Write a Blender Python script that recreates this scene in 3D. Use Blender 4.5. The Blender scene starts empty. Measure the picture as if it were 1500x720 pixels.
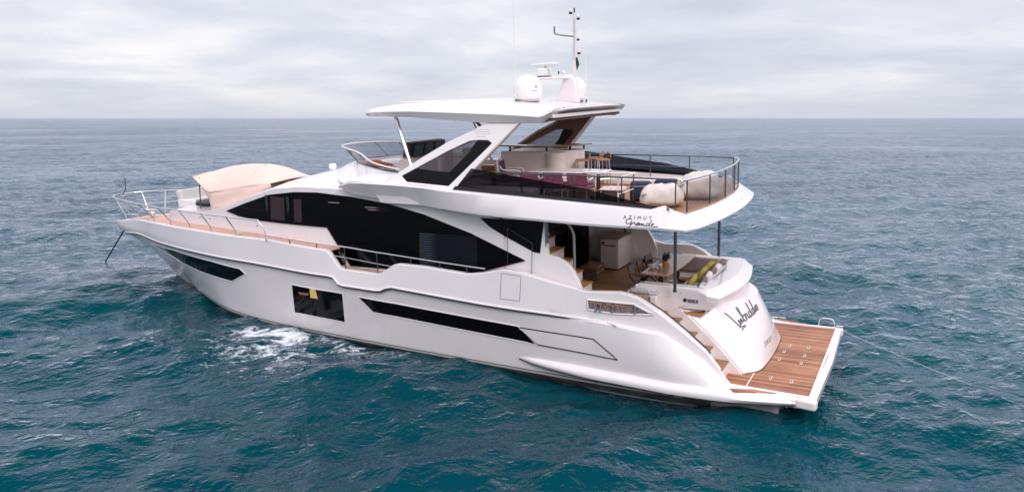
import bpy, bmesh, math, random
from mathutils import Vector, Matrix, noise
random.seed(7)
S = bpy.context.scene
COL = S.collection
R = math.radians

# ---------------------------------------------------------------- frame of the yacht: it lies heeled a little and bow-down in the swell
UP = Vector((-0.014573, -0.042531, 0.998989)).normalized()       # the world's up, told in the yacht's own frame
EX = (Vector((1, 0, 0)) - UP * UP.x).normalized(); EY = UP.cross(EX)
BOAT = Matrix.Translation((0, 0, -0.05)) @ Matrix((EX, EY, UP)).to_4x4()

# ---------------------------------------------------------------- camera (a drone off the port quarter)
eye = Vector((-1.67903, 18.35499, 6.97840))
yaw, pitch, roll, FPX = -1.0632567, 0.1985948, -0.0339062, 1100.08
fw = Vector((math.cos(yaw)*math.cos(pitch), math.sin(yaw)*math.cos(pitch), -math.sin(pitch)))
rt = Vector((math.sin(yaw), -math.cos(yaw), 0)); up = rt.cross(fw)
rt, up = rt*math.cos(roll) + up*math.sin(roll), up*math.cos(roll) - rt*math.sin(roll)
cam = bpy.data.cameras.new('camera'); camera = bpy.data.objects.new('camera', cam); COL.objects.link(camera)
cam.sensor_width = 36; cam.lens = FPX/1500*36; cam.clip_start = .1; cam.clip_end = 60000
camera.matrix_world = BOAT @ Matrix.Translation(eye) @ Matrix((rt, up, -fw)).transposed().to_4x4()
S.camera = camera

# ---------------------------------------------------------------- overcast sky, soft sun, exposure
SUN_EL, SUN_DIR = R(35), Vector((-.74, .67, 0)).normalized()      # light comes over the stern and the port side
W = bpy.data.worlds.new('World'); S.world = W; W.use_nodes = True
nt = W.node_tree; N = nt.nodes; L = nt.links
for n in list(N): N.remove(n)
def wn(t, **k):
    n = N.new(t)
    for a, v in k.items(): setattr(n, a, v)
    return n
def wmath(op, a, b=None, clamp=False):
    n = wn('ShaderNodeMath', operation=op, use_clamp=clamp)
    for i, v in enumerate((a, b)):
        if v is None: continue
        if isinstance(v, (int, float)): n.inputs[i].default_value = v
        else: L.new(v, n.inputs[i])
    return n.outputs[0]
out = wn('ShaderNodeOutputWorld'); bg = wn('ShaderNodeBackground'); L.new(bg.outputs[0], out.inputs[0])
sky = wn('ShaderNodeTexSky', sky_type='NISHITA', sun_disc=False)
sky.sun_elevation = SUN_EL; sky.sun_rotation = math.atan2(SUN_DIR.x, SUN_DIR.y)
tc = wn('ShaderNodeTexCoord'); sp = wn('ShaderNodeSeparateXYZ'); L.new(tc.outputs['Generated'], sp.inputs[0])
zc_ = wmath('MAXIMUM', sp.outputs[2], 0.0)
den = wmath('ADD', zc_, .115)
cb = wn('ShaderNodeCombineXYZ')
L.new(wmath('DIVIDE', sp.outputs[0], den), cb.inputs[0]); L.new(wmath('DIVIDE', sp.outputs[1], den), cb.inputs[1])
def cloud(scale, detail, rough, off, sx=1.0):
    m = wn('ShaderNodeMapping'); m.inputs['Location'].default_value = off; m.inputs['Rotation'].default_value = (0, 0, R(-28)); m.inputs['Scale'].default_value = (sx, 1, 1)
    L.new(cb.outputs[0], m.inputs[0])
    t = wn('ShaderNodeTexNoise'); t.inputs['Scale'].default_value = scale; t.inputs['Detail'].default_value = detail; t.inputs['Roughness'].default_value = rough
    t.inputs['Distortion'].default_value = .4
    L.new(m.outputs[0], t.inputs['Vector']); return t.outputs['Fac']
c1 = cloud(.46, 6, .52, (3.1, 1.7, 0)); c2 = cloud(1.3, 6, .55, (7.3, 2.2, 4))
mixc = wmath('ADD', wmath('MULTIPLY', c1, .74), wmath('MULTIPLY', c2, .26))
ramp = wn('ShaderNodeValToRGB'); L.new(mixc, ramp.inputs[0])
e = ramp.color_ramp.elements
e[0].position = .35; e[0].color = (.47, .50, .60, 1); e[1].position = .63; e[1].color = (.83, .805, .825, 1)
q = ramp.color_ramp.elements.new(.5); q.color = (.635, .65, .72, 1)
# a pale haze band low over the sea, then the brighter overcast dome overhead
hz = wn('ShaderNodeValToRGB'); L.new(zc_, hz.inputs[0])
h = hz.color_ramp.elements; h[0].position = 0; h[0].color = (1, 1, 1, 1); h[1].position = .05; h[1].color = (0, 0, 0, 1)
low = wn('ShaderNodeMixRGB'); L.new(wmath('MULTIPLY', hz.outputs[0], .8), low.inputs[0]); L.new(ramp.outputs[0], low.inputs[1]); low.inputs[2].default_value = (.53, .555, .625, 1)
dome = wmath('ADD', wmath('MULTIPLY', wmath('MAXIMUM', wmath('SUBTRACT', zc_, .16), 0.0), 1.5), 1.0)
cl = wn('ShaderNodeMixRGB', blend_type='MULTIPLY'); cl.inputs[0].default_value = 1; L.new(low.outputs[0], cl.inputs[1]); L.new(dome, cl.inputs[2])
c10 = wn('ShaderNodeMixRGB', blend_type='MULTIPLY'); c10.inputs[0].default_value = 1; L.new(cl.outputs[0], c10.inputs[1]); c10.inputs[2].default_value = (10, 10, 10, 1)
ms = wn('ShaderNodeMixRGB'); ms.inputs[0].default_value = .94; L.new(sky.outputs[0], ms.inputs[1]); L.new(c10.outputs[0], ms.inputs[2])
L.new(ms.outputs[0], bg.inputs[0]); bg.inputs[1].default_value = .1
sun = bpy.data.lights.new('sun', 'SUN'); sun.energy = 1.45; sun.angle = R(28); sun.color = (1, .935, .905)
sunlamp = bpy.data.objects.new('sun', sun); COL.objects.link(sunlamp)
sunlamp.rotation_euler = (-(SUN_DIR * math.cos(SUN_EL) + Vector((0, 0, math.sin(SUN_EL))))).to_track_quat('-Z', 'Y').to_euler()
vs = S.view_settings; vs.view_transform = 'Standard'; vs.look = 'None'; vs.exposure = .28; vs.gamma = 1; vs.use_curve_mapping = False
S.render.engine = 'CYCLES'; S.cycles.max_bounces = 8; S.cycles.transparent_max_bounces = 12; S.cycles.caustics_reflective = False; S.cycles.caustics_refractive = False
S.cycles.use_denoising = True

# ---------------------------------------------------------------- shape tables of the yacht (metres, x forward, y port, z up)
def interp(t, x):
    if x <= t[0][0]: return t[0][1]
    if x >= t[-1][0]: return t[-1][1]
    lo, hi = 0, len(t) - 1
    while hi - lo > 1:
        m = (lo + hi) // 2
        if t[m][0] <= x: lo = m
        else: hi = m
    (a, b), (c, d) = t[lo], t[hi]
    return b + (d - b) * (x - a) / (c - a)
def smooth(t, x):                      # monotone cubic through the table
    n = len(t)
    if x <= t[0][0]: return t[0][1]
    if x >= t[-1][0]: return t[-1][1]
    i = 0
    while t[i + 1][0] < x: i += 1
    def sl(k): return (t[k + 1][1] - t[k][1]) / (t[k + 1][0] - t[k][0])
    def tan(k):
        if k == 0: return sl(0)
        if k == n - 1: return sl(n - 2)
        a, b = sl(k - 1), sl(k)
        return 0.0 if a * b <= 0 else 2 * a * b / (a + b)
    h = t[i + 1][0] - t[i][0]; s = (x - t[i][0]) / h
    return ((2*s**3 - 3*s**2 + 1) * t[i][1] + (s**3 - 2*s**2 + s) * h * tan(i)
            + (-2*s**3 + 3*s**2) * t[i + 1][1] + (s**3 - s**2) * h * tan(i + 1))
def sstep(a, b, x):
    t = min(1, max(0, (x - a) / (b - a))); return t * t * (3 - 2 * t)

YS = [(1.75,2.42),(1.9,2.45),(2.03,2.5),(2.33,2.55),(2.81,2.65),(3.34,2.8),(3.99,2.9),(4.94,3.0),(6,3.1),(7,3.17),(9,3.2),(13,3.2),(15,3.03),(17,2.84),(18.9,2.5),(21.8,1.72),(23.6,1.08),(25,.66),(25.8,.43),(26.3,.22),(26.52,.09),(26.6,0)]
ZS = [(1.75,.5),(1.9,.66),(2.03,.91),(2.33,1.28),(2.81,1.69),(3.34,2.13),(3.75,2.4),(3.99,2.49),(4.18,2.53),(4.94,2.49),(5.88,2.67),(6.54,2.82),(7.03,2.88),(7.57,2.75),(8.04,2.68),(9.35,2.76),(10.15,2.77),(10.3,2.73),(10.75,2.46),(10.9,2.44),(12.05,2.47),(12.2,2.52),(12.5,2.9),(12.62,2.96),(15,3.06),(18.9,3.05),(21.8,2.98),(23.6,2.9),(25.2,2.74),(26.1,2.62),(26.6,2.52)]
ZK = [(1.75,1.5),(4.34,1.82),(5.87,1.92),(7.7,2.0),(9.36,2.1),(12.25,2.27),(16,2.36),(18.9,2.37),(22,2.36),(26.6,2.42)]
YW = [(1.75,2.5),(3,2.8),(5,2.86),(10,2.88),(14,2.8),(16,2.7),(18.9,2.38),(21,1.93),(23.4,1.22),(25.4,.42),(26.6,0)]
STEM = [(-1.2,20.8),(-.6,21.7),(.1,22.7),(.61,23.3),(.81,23.5),(1.21,24.05),(1.74,24.95),(2.0,25.65),(2.35,26.4),(2.5,26.58),(2.6,26.6),(3.2,26.6)]
BUL = [(1.75,.25),(2.2,.3),(3,.27),(4,.16),(5,.07),(7,0.0)]
def zs(x): return interp(ZS, x)
def ys(x): return smooth(YS, x)
def zw(x): return .18 + .0146 * x
def zk(x): return min(interp(ZK, x), zw(x) + .8 * (zs(x) - zw(x)))
def rake(z): return 26.6 - smooth(STEM, z)
def rw(x0): return sstep(13.5, 26.6, x0)
def ledge(x): return .06 * sstep(4.3, 6.0, x)
def half0(x0, z):                      # half-breadth at station x0, height z
    a, k, s = zw(x0), zk(x0), zs(x0)
    if z >= k:
        t = (z - k) / max(.01, s - k)
        return ys(x0) + ledge(x0) * .8 * (1 - t) * min(1, (26.6 - x0) / 1.5)
    yk = ys(x0) - ledge(x0) * .2 * min(1, (26.6 - x0) / 1.5)
    t = max(0, (z - a) / (k - a))
    if z < a:
        d = (a - z); return max(0, smooth(YW, x0)) * max(.25, 1 - .35 * d)
    p = 1 + .35 * sstep(14, 22, x0)
    y = smooth(YW, x0) + (yk - smooth(YW, x0)) * t ** p
    import math
    return y + interp(BUL, x0) * math.sin(math.pi * min(1, (z - a) / (s - a)) ** .85)
def hull_half(x, z):
    x0 = x
    for _ in range(40): x0 = .5 * x0 + .5 * min(26.6, x + rake(z) * rw(x0))
    return half0(x0, z)

YH = [(4.4,2.8),(8,2.8),(10,2.78),(12,2.66),(14,2.5),(15.3,2.36),(17.3,2.04),(19.3,1.62),(21.3,1.15),(22.3,.8),(22.6,.4)]
ZSIDE = [(7.2,4.0),(10,4.35),(12.6,4.56),(14.2,4.56),(15.5,4.44),(17,4.05),(18,3.74),(19,3.55),(19.8,3.46),(21.5,3.36),(22.6,3.2)]
ZC = [(7.2,4.05),(12,4.6),(12.6,5.2),(13.1,5.12),(13.7,5.02),(14.6,4.86),(15.7,4.62),(17.2,4.2),(18.5,3.74),(18.9,3.62),(19.8,3.54),(21.5,3.44),(22.6,3.24)]
def house_half(x, z): return smooth(YH, x) - .08 * (z - 2.4)
def deck_z(x): return 2.42 if x < 12.55 else zs(x) - .05
# ---------------------------------------------------------------- materials
def mat(name, col, rough=.5, metal=0, coat=0, spec=.5, sheen=0):
    m = bpy.data.materials.new(name); m.use_nodes = True
    b = m.node_tree.nodes['Principled BSDF']
    b.inputs['Base Color'].default_value = (*col, 1); b.inputs['Roughness'].default_value = rough; b.inputs['Metallic'].default_value = metal
    b.inputs['Coat Weight'].default_value = coat; b.inputs['Coat Roughness'].default_value = .06; b.inputs['Specular IOR Level'].default_value = spec
    b.inputs['Sheen Weight'].default_value = sheen
    return m
def nodes(m): return m.node_tree.nodes, m.node_tree.links, m.node_tree.nodes['Principled BSDF']
def noisy(m, c2, scale=4, lo=.35, hi=.7, bump=0, bscale=None, detail=5, dist=.02, stretch=(1, 1, 1)):
    n, l, b = nodes(m)
    t = n.new('ShaderNodeTexCoord'); mp = n.new('ShaderNodeMapping'); mp.inputs['Scale'].default_value = stretch; l.new(t.outputs['Object'], mp.inputs[0])
    x = n.new('ShaderNodeTexNoise'); x.inputs['Scale'].default_value = scale; x.inputs['Detail'].default_value = detail; l.new(mp.outputs[0], x.inputs['Vector'])
    r = n.new('ShaderNodeValToRGB'); l.new(x.outputs['Fac'], r.inputs[0])
    r.color_ramp.elements[0].position = lo; r.color_ramp.elements[1].position = hi
    r.color_ramp.elements[0].color = b.inputs['Base Color'].default_value; r.color_ramp.elements[1].color = (*c2, 1)
    l.new(r.outputs[0], b.inputs['Base Color'])
    if bump:
        y = n.new('ShaderNodeTexNoise'); y.inputs['Scale'].default_value = bscale or scale; y.inputs['Detail'].default_value = 4; l.new(mp.outputs[0], y.inputs['Vector'])
        k = n.new('ShaderNodeBump'); k.inputs['Strength'].default_value = bump; k.inputs['Distance'].default_value = dist; l.new(y.outputs['Fac'], k.inputs['Height']); l.new(k.outputs[0], b.inputs['Normal'])
    return m
def teak(name, a, b_, width=.075, axis=1, caulk=(.035, .025, .02), rough=.55):
    m = mat(name, a, rough); n, l, b = nodes(m)
    t = n.new('ShaderNodeTexCoord'); s = n.new('ShaderNodeSeparateXYZ'); l.new(t.outputs['Object'], s.inputs[0])
    def mth(op, u, v=None):
        k = n.new('ShaderNodeMath'); k.operation = op
        for i, w in enumerate((u, v)):
            if w is None: continue
            if isinstance(w, (int, float)): k.inputs[i].default_value = w
            else: l.new(w, k.inputs[i])
        return k.outputs[0]
    d = mth('DIVIDE', s.outputs[axis], width); fl = mth('FLOOR', d); fr = mth('FRACT', d)
    wn_ = n.new('ShaderNodeTexWhiteNoise'); wn_.noise_dimensions = '1D'; l.new(fl, wn_.inputs['W'])
    mp = n.new('ShaderNodeMapping'); sc = [30, 30, 30]; sc[1 - axis] = 2.0; mp.inputs['Scale'].default_value = sc; l.new(t.outputs['Object'], mp.inputs[0])
    g = n.new('ShaderNodeTexNoise'); g.inputs['Scale'].default_value = 1; g.inputs['Detail'].default_value = 4; l.new(mp.outputs[0], g.inputs['Vector'])
    big = n.new('ShaderNodeTexNoise'); big.inputs['Scale'].default_value = 1.4; l.new(t.outputs['Object'], big.inputs['Vector'])
    v = mth('ADD', mth('ADD', mth('MULTIPLY', wn_.outputs['Value'], .42), mth('MULTIPLY', g.outputs['Fac'], .5)), mth('MULTIPLY', big.outputs['Fac'], .5))
    r = n.new('ShaderNodeValToRGB'); l.new(v, r.inputs[0]); r.color_ramp.elements[0].position = .38; r.color_ramp.elements[1].position = 1.0
    r.color_ramp.elements[0].color = (*a, 1); r.color_ramp.elements[1].color = (*b_, 1)
    line = mth('LESS_THAN', fr, .11)
    x = n.new('ShaderNodeMixRGB'); l.new(line, x.inputs[0]); l.new(r.outputs[0], x.inputs[1]); x.inputs[2].default_value = (*caulk, 1)
    l.new(x.outputs[0], b.inputs['Base Color'])
    return m
def glass(name, tint, refl=(1, 1, 1), rough=.02):
    m = bpy.data.materials.new(name); m.use_nodes = True; n, l = m.node_tree.nodes, m.node_tree.links
    n.remove(n['Principled BSDF'])
    tr = n.new('ShaderNodeBsdfTransparent'); tr.inputs[0].default_value = (*tint, 1)
    gl = n.new('ShaderNodeBsdfGlossy'); gl.inputs['Color'].default_value = (*refl, 1); gl.inputs['Roughness'].default_value = rough
    lw = n.new('ShaderNodeLayerWeight'); lw.inputs[0].default_value = .5
    pw = n.new('ShaderNodeMath'); pw.operation = 'POWER'; l.new(lw.outputs['Facing'], pw.inputs[0]); pw.inputs[1].default_value = 4
    f = n.new('ShaderNodeMath'); f.operation = 'MULTIPLY_ADD'; l.new(pw.outputs[0], f.inputs[0]); f.inputs[1].default_value = .55; f.inputs[2].default_value = .03
    x = n.new('ShaderNodeMixShader'); l.new(f.outputs[0], x.inputs[0]); l.new(tr.outputs[0], x.inputs[1]); l.new(gl.outputs[0], x.inputs[2])
    l.new(x.outputs[0], n['Material Output'].inputs[0]); return m

M = {}
M['gel'] = noisy(mat('white_gelcoat', (.80, .735, .737), .22, coat=.6), (.775, .71, .712), 1.1)
M['gel_in'] = mat('satin_white_moulding', (.78, .69, .655), .45)
n_, l_, b_ = nodes(M['gel']); t_ = n_.new('ShaderNodeTexCoord'); x_ = n_.new('ShaderNodeTexNoise'); x_.inputs['Scale'].default_value = .9; x_.inputs['Detail'].default_value = 1; l_.new(t_.outputs['Object'], x_.inputs['Vector'])
k_ = n_.new('ShaderNodeBump'); k_.inputs['Strength'].default_value = .5; k_.inputs['Distance'].default_value = .025; l_.new(x_.outputs['Fac'], k_.inputs['Height']); l_.new(k_.outputs[0], b_.inputs['Coat Normal'])
M['nonskid'] = noisy(mat('nonskid_white', (.78, .74, .735), .6), (.74, .70, .695), 8)
M['bottom'] = noisy(mat('grey_underwater_paint', (.34, .33, .33), .5), (.2, .2, .2), 3)
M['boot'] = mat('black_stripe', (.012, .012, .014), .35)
M['black'] = mat('black_glazing', (.004, .004, .005), .04, spec=.12)
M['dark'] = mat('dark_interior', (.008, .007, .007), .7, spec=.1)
M['tint'] = glass('tinted_glass', (.55, .53, .56))
M['tint2'] = glass('dark_tinted_glass', (.52, .50, .52), (.32, .32, .33))
M['tint3'] = glass('fly_screen_glass', (.30, .285, .31), (.5, .5, .5))
M['smoke'] = glass('smoked_screen', (.86, .83, .81))
M['clear'] = glass('windscreen_glass', (.56, .56, .62))
M['steel'] = mat('polished_steel', (.74, .73, .735), .2, 1)
M['steel_d'] = mat('brushed_steel', (.15, .145, .15), .3, 1)
M['teak_red'] = teak('oiled_teak', (.18, .052, .021), (.56, .24, .115), .105)
M['teak'] = teak('golden_teak', (.30, .13, .05), (.46, .23, .10), .09)
M['teak_p'] = teak('pale_teak', (.56, .30, .215), (.66, .39, .29), .08)
M['teak_d'] = teak('cockpit_teak', (.36, .155, .046), (.58, .28, .09), .08)
M['wood'] = noisy(mat('varnished_wood', (.36, .165, .075), .3, coat=.3), (.22, .09, .04), 9, stretch=(.3, 4, 4))
M['wood_p'] = noisy(mat('pale_table_wood', (.38, .195, .115), .35, coat=.2), (.28, .135, .075), 9, stretch=(4, .3, 4))
M['taupe'] = noisy(mat('taupe_lining', (.17, .085, .062), .55), (.145, .07, .052), 2)
M['canvas'] = noisy(mat('beige_canvas', (.76, .565, .49), .85, sheen=.2), (.72, .53, .455), 3, bump=.18, bscale=14)
M['greyf'] = noisy(mat('light_grey_upholstery', (.50, .475, .475), .9, sheen=.2), (.43, .41, .41), 12, bump=.2, bscale=60, dist=.004)
M['brownf'] = noisy(mat('mushroom_upholstery', (.25, .19, .18), .9), (.21, .16, .15), 12)
M['whitef'] = noisy(mat('white_sailcloth', (.66, .575, .53), .85, sheen=.2), (.54, .46, .42), 5, bump=.5, bscale=9, dist=.03)
M['navy'] = noisy(mat('navy_fabric', (.010, .017, .045), .85), (.018, .026, .06), 20)
M['purple'] = noisy(mat('purple_fabric', (.07, .017, .045), .85), (.11, .03, .07), 26, lo=.4, hi=.6)
M['pink'] = noisy(mat('pink_fabric', (.20, .06, .105), .9), (.12, .03, .06), 30, lo=.4, hi=.6)
M['green'] = noisy(mat('mustard_green_fabric', (.28, .23, .035), .9), (.40, .34, .09), 9)
M['cushw'] = noisy(mat('white_cushion_fabric', (.74, .69, .69), .9), (.6, .54, .55), 14)
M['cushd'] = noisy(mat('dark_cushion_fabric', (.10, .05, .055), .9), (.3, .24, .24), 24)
M['plastic'] = mat('white_radome', (.80, .77, .765), .3, coat=.3)
M['rubber'] = mat('black_rubber', (.012, .012, .012), .6)
M['print'] = mat('grey_lettering', (.13, .125, .135), .35)
M['wet'] = noisy(mat('wet_waterline_band', (.10, .085, .07), .25), (.24, .21, .19), 2.5)
M['ink'] = mat('black_lettering', (.012, .012, .014), .4)
M['curtain'] = noisy(mat('pink_curtain', (.85, .60, .54), .8), (.6, .40, .36), 4, stretch=(18, 1, .6))
M['blind'] = mat('grey_blind', (.12, .17, .21), .7)
M['screen'] = noisy(mat('instrument_screen', (.02, .03, .035), .15), (.12, .20, .20), 22)
M['terracotta'] = mat('orange_pot', (.42, .15, .035), .5)
M['leaf'] = mat('dark_leaves', (.012, .022, .014), .6)
M['towel'] = noisy(mat('orange_towel', (.36, .13, .035), .9), (.20, .045, .025), 9, lo=.45, hi=.6)
M['prints'] = noisy(mat('printed_pink_cloth', (.78, .60, .58), .9), (.35, .22, .25), 30, lo=.48, hi=.62)
M['lampshade'] = mat('yellow_lampshade', (.62, .42, .15), .7)
n_, l_, b_ = nodes(M['lampshade']); b_.inputs['Emission Color'].default_value = (1, .62, .22, 1); b_.inputs['Emission Strength'].default_value = .12
M['rope'] = mat('pale_rope', (.55, .52, .5), .9)
M['chain'] = mat('dark_chain', (.035, .03, .032), .5, .6)
M['red'] = mat('red_strip', (.4, .02, .02), .5)
M['greenl'] = mat('dark_green_flag', (.01, .05, .03), .8)
# wicker: crossed bands
def wicker(name, a, b_, sc=16):
    m = mat(name, a, .7); n, l, b = nodes(m)
    t = n.new('ShaderNodeTexCoord'); br = n.new('ShaderNodeTexBrick'); l.new(t.outputs['Object'], br.inputs['Vector'])
    mp = n.new('ShaderNodeMapping'); mp.inputs['Rotation'].default_value = (R(90), 0, R(20)); l.new(t.outputs['Object'], mp.inputs[0]); l.new(mp.outputs[0], br.inputs['Vector'])
    br.inputs['Scale'].default_value = sc; br.inputs['Color1'].default_value = (*a, 1); br.inputs['Color2'].default_value = (*b_, 1); br.inputs['Mortar'].default_value = (.05, .025, .018, 1); br.inputs['Mortar Size'].default_value = .05
    l.new(br.outputs['Color'], b.inputs['Base Color']); return m
M['wicker'] = wicker('brown_wicker', (.42, .25, .17), (.24, .12, .075), 4.5)
M['wicker_d'] = wicker('dark_wicker', (.06, .03, .02), (.10, .05, .03), 14)

# ---------------------------------------------------------------- mesh helpers
class MB:
    def __init__(s): s.v = []; s.f = []
    def add(s, vs, fs):
        o = len(s.v); s.v += [tuple(p) for p in vs]; s.f += [tuple(i + o for i in f) for f in fs]; return s
    def box(s, c, d, rz=0, ry=0, rx=0):
        m = Matrix.Translation(c) @ Matrix.Rotation(rz, 4, 'Z') @ Matrix.Rotation(ry, 4, 'Y') @ Matrix.Rotation(rx, 4, 'X')
        p = [m @ Vector((x*d[0]/2, y*d[1]/2, z*d[2]/2)) for x in (-1, 1) for y in (-1, 1) for z in (-1, 1)]
        return s.add(p, [(0, 1, 3, 2), (4, 6, 7, 5), (0, 4, 5, 1), (2, 3, 7, 6), (0, 2, 6, 4), (1, 5, 7, 3)])
    def span(s, a, b): return s.box([(a[i] + b[i]) / 2 for i in range(3)], [abs(b[i] - a[i]) for i in range(3)])
    def loft(s, secs, closed=False, caps=False):
        n = len(secs[0]); vs = [p for q in secs for p in q]; fs = []
        for i in range(len(secs) - 1):
            for j in range(n if closed else n - 1):
                k = (j + 1) % n; fs.append((i*n + j, i*n + k, (i+1)*n + k, (i+1)*n + j))
        if caps: fs += [tuple(range(n))[::-1], tuple((len(secs) - 1)*n + j for j in range(n))]
        return s.add(vs, fs)
    def tube(s, pts, r, n=8, closed=False, r2=None):
        pts = [Vector(p) for p in pts]; secs = []; nrm = None; m = len(pts)
        for i, p in enumerate(pts):
            a = pts[(i - 1) % m] if closed or i else p; b = pts[(i + 1) % m] if closed or i < m - 1 else p
            t = (b - a).normalized()
            if nrm is None: nrm = t.orthogonal().normalized()
            nrm = (nrm - t * nrm.dot(t)); nrm = nrm.normalized() if nrm.length > 1e-6 else t.orthogonal().normalized()
            bn = t.cross(nrm); rr = r if r2 is None else r + (r2 - r) * i / (m - 1)
            secs.append([p + (nrm * math.cos(2*math.pi*k/n) + bn * math.sin(2*math.pi*k/n)) * rr for k in range(n)])
        if closed: return s.loft(secs + [secs[0]], True)
        return s.loft(secs, True, True)
    def lathe(s, c, prof, n=20, axis=None):
        secs = []
        for r, z in prof: secs.append([Vector((r*math.cos(2*math.pi*k/n), r*math.sin(2*math.pi*k/n), z)) for k in range(n)])
        if axis is not None:
            q = Vector(axis).to_track_quat('Z', 'Y'); secs = [[q @ p for p in z] for z in secs]
        return s.loft([[p + Vector(c) for p in z] for z in secs], True, True)
    def prism(s, pts, off):                       # flat outline (3D points) pushed along off
        n = len(pts); a = [Vector(p) for p in pts]; b = [p + Vector(off) for p in a]
        return s.add(a + b, [tuple(range(n))[::-1], tuple(range(n, 2*n))] + [(i, (i+1) % n, n + (i+1) % n, n + i) for i in range(n)])
    def grid(s, fn, nu, nv):
        return s.loft([[fn(i/nu, j/nv) for j in range(nv + 1)] for i in range(nu + 1)])
    def puff(s, c, d, rz=0, ry=0, rx=0, p=2.6, n=14, sag=0):   # soft superellipsoid
        m = Matrix.Translation(c) @ Matrix.Rotation(rz, 4, 'Z') @ Matrix.Rotation(ry, 4, 'Y') @ Matrix.Rotation(rx, 4, 'X')
        def sg(x, e): return math.copysign(abs(x) ** e, x)
        secs = []
        for i in range(n + 1):
            a = -math.pi/2 + math.pi*i/n; row = []
            for j in range(2*n):
                b = 2*math.pi*j/(2*n); e = 2/p
                row.append(m @ Vector((d[0]/2*sg(math.cos(a), e)*sg(math.cos(b), e), d[1]/2*sg(math.cos(a), e)*sg(math.sin(b), e), d[2]/2*sg(math.sin(a), e))))
            secs.append(row)
        return s.loft(secs, True)
    def build(s, name, m, parent=None, sharp=32, bevel=0, mirror=False, weld=True, seg=2, pair=False):
        if pair:                                  # one piece on each side of the boat
            MB().add([(x, -y, z) for x, y, z in s.v], s.f).build(name, m, parent, sharp, bevel, False, weld, seg)
        vs, fs = s.v, s.f
        me = bpy.data.meshes.new(name); me.from_pydata(vs, [], fs)
        bm = bmesh.new(); bm.from_mesh(me)
        if weld: bmesh.ops.remove_doubles(bm, verts=bm.verts, dist=.0004)
        bmesh.ops.dissolve_degenerate(bm, edges=bm.edges, dist=.0002)
        bmesh.ops.recalc_face_normals(bm, faces=bm.faces)
        bm.to_mesh(me); bm.free()
        for p in me.polygons: p.use_smooth = True
        me.set_sharp_from_angle(angle=R(sharp))
        me.materials.append(m)
        o = bpy.data.objects.new(name, me); COL.objects.link(o)
        if parent: o.parent = parent
        if mirror:
            k = o.modifiers.new('mirror', 'MIRROR'); k.use_axis = (False, True, False); k.use_mirror_merge = True; k.merge_threshold = .001
        if bevel:
            k = o.modifiers.new('bevel', 'BEVEL'); k.width = bevel; k.segments = seg; k.limit_method = 'ANGLE'; k.angle_limit = R(35); k.harden_normals = False
        return o
def tag(o, label=None, cat=None, group=None, kind=None):
    if label: o['label'] = label
    if cat: o['category'] = cat
    if group: o['group'] = group
    if kind: o['kind'] = kind
    return o
ABOARD = []
def thing(name, label, cat, loc=(0, 0, 0), rz=0, group=None):
    o = bpy.data.objects.new(name, None); o.empty_display_size = .1; COL.objects.link(o)
    o.matrix_world = Matrix.Translation(loc) @ Matrix.Rotation(rz, 4, 'Z'); ABOARD.append(o)
    return tag(o, label, cat, group)
def place(o, label, cat, loc=(0, 0, 0), rz=0, group=None):
    o.matrix_world = Matrix.Translation(loc) @ Matrix.Rotation(rz, 4, 'Z'); ABOARD.append(o)
    return tag(o, label, cat, group)
def dup(root, loc, rz, label):
    r = root.copy(); COL.objects.link(r); r.matrix_world = Matrix.Translation(loc) @ Matrix.Rotation(rz, 4, 'Z'); r['label'] = label; ABOARD.append(r)
    for ch in [o for o in root.children]:
        c = ch.copy(); COL.objects.link(c); c.parent = r
        for g in ch.children: d = g.copy(); COL.objects.link(d); d.parent = c
    return r
def bez(pts, n=8, closed=False):                # Catmull-Rom through points
    P = [Vector(p) for p in pts]; m = len(P); o = []
    rng = range(m if closed else m - 1)
    for i in rng:
        a, b, c, d = (P[(i-1) % m], P[i], P[(i+1) % m], P[(i+2) % m]) if closed else (P[max(0, i-1)], P[i], P[i+1], P[min(m-1, i+2)])
        for k in range(n):
            t = k/n; o.append(.5*((2*b) + (c-a)*t + (2*a-5*b+4*c-d)*t*t + (3*b-a-3*c+d)*t**3))
    if not closed: o.append(P[-1])
    return o
def patch(outline, fn, off=.01, thick=.03, side=1, step=.2, nz=4):
    """a plate lying on the surface y = fn(x, z), cut to an (x, z) outline with one span per station"""
    n = len(outline); X = sorted({round(p[0], 4) for p in outline}); xs = []
    for a, b in zip(X, X[1:]):
        k = max(1, math.ceil((b - a)/step)); xs += [a + (b - a)*i/k for i in range(k)]
    xs.append(X[-1]); xs[0] += 1e-4; xs[-1] -= 1e-4
    fr, bk = [], []
    for x in xs:
        zz = []
        for i in range(n):
            (x1, z1), (x2, z2) = outline[i], outline[(i + 1) % n]
            if x1 != x2 and min(x1, x2) <= x <= max(x1, x2): zz.append(z1 + (z2 - z1)*(x - x1)/(x2 - x1))
        lo, hi = min(zz), max(zz)
        if hi - lo < 1e-3: hi = lo + 1e-3
        r1, r2 = [], []
        for j in range(nz + 1):
            z = lo + (hi - lo)*j/nz; y = fn(x, z); r1.append((x, side*(y + off), z)); r2.append((x, side*(y + off - thick), z))
        fr.append(r1); bk.append(r2)
    b = MB(); secs = [r1 + r2[::-1] for r1, r2 in zip(fr, bk)]
    b.loft(secs, True, True); return b
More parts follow.
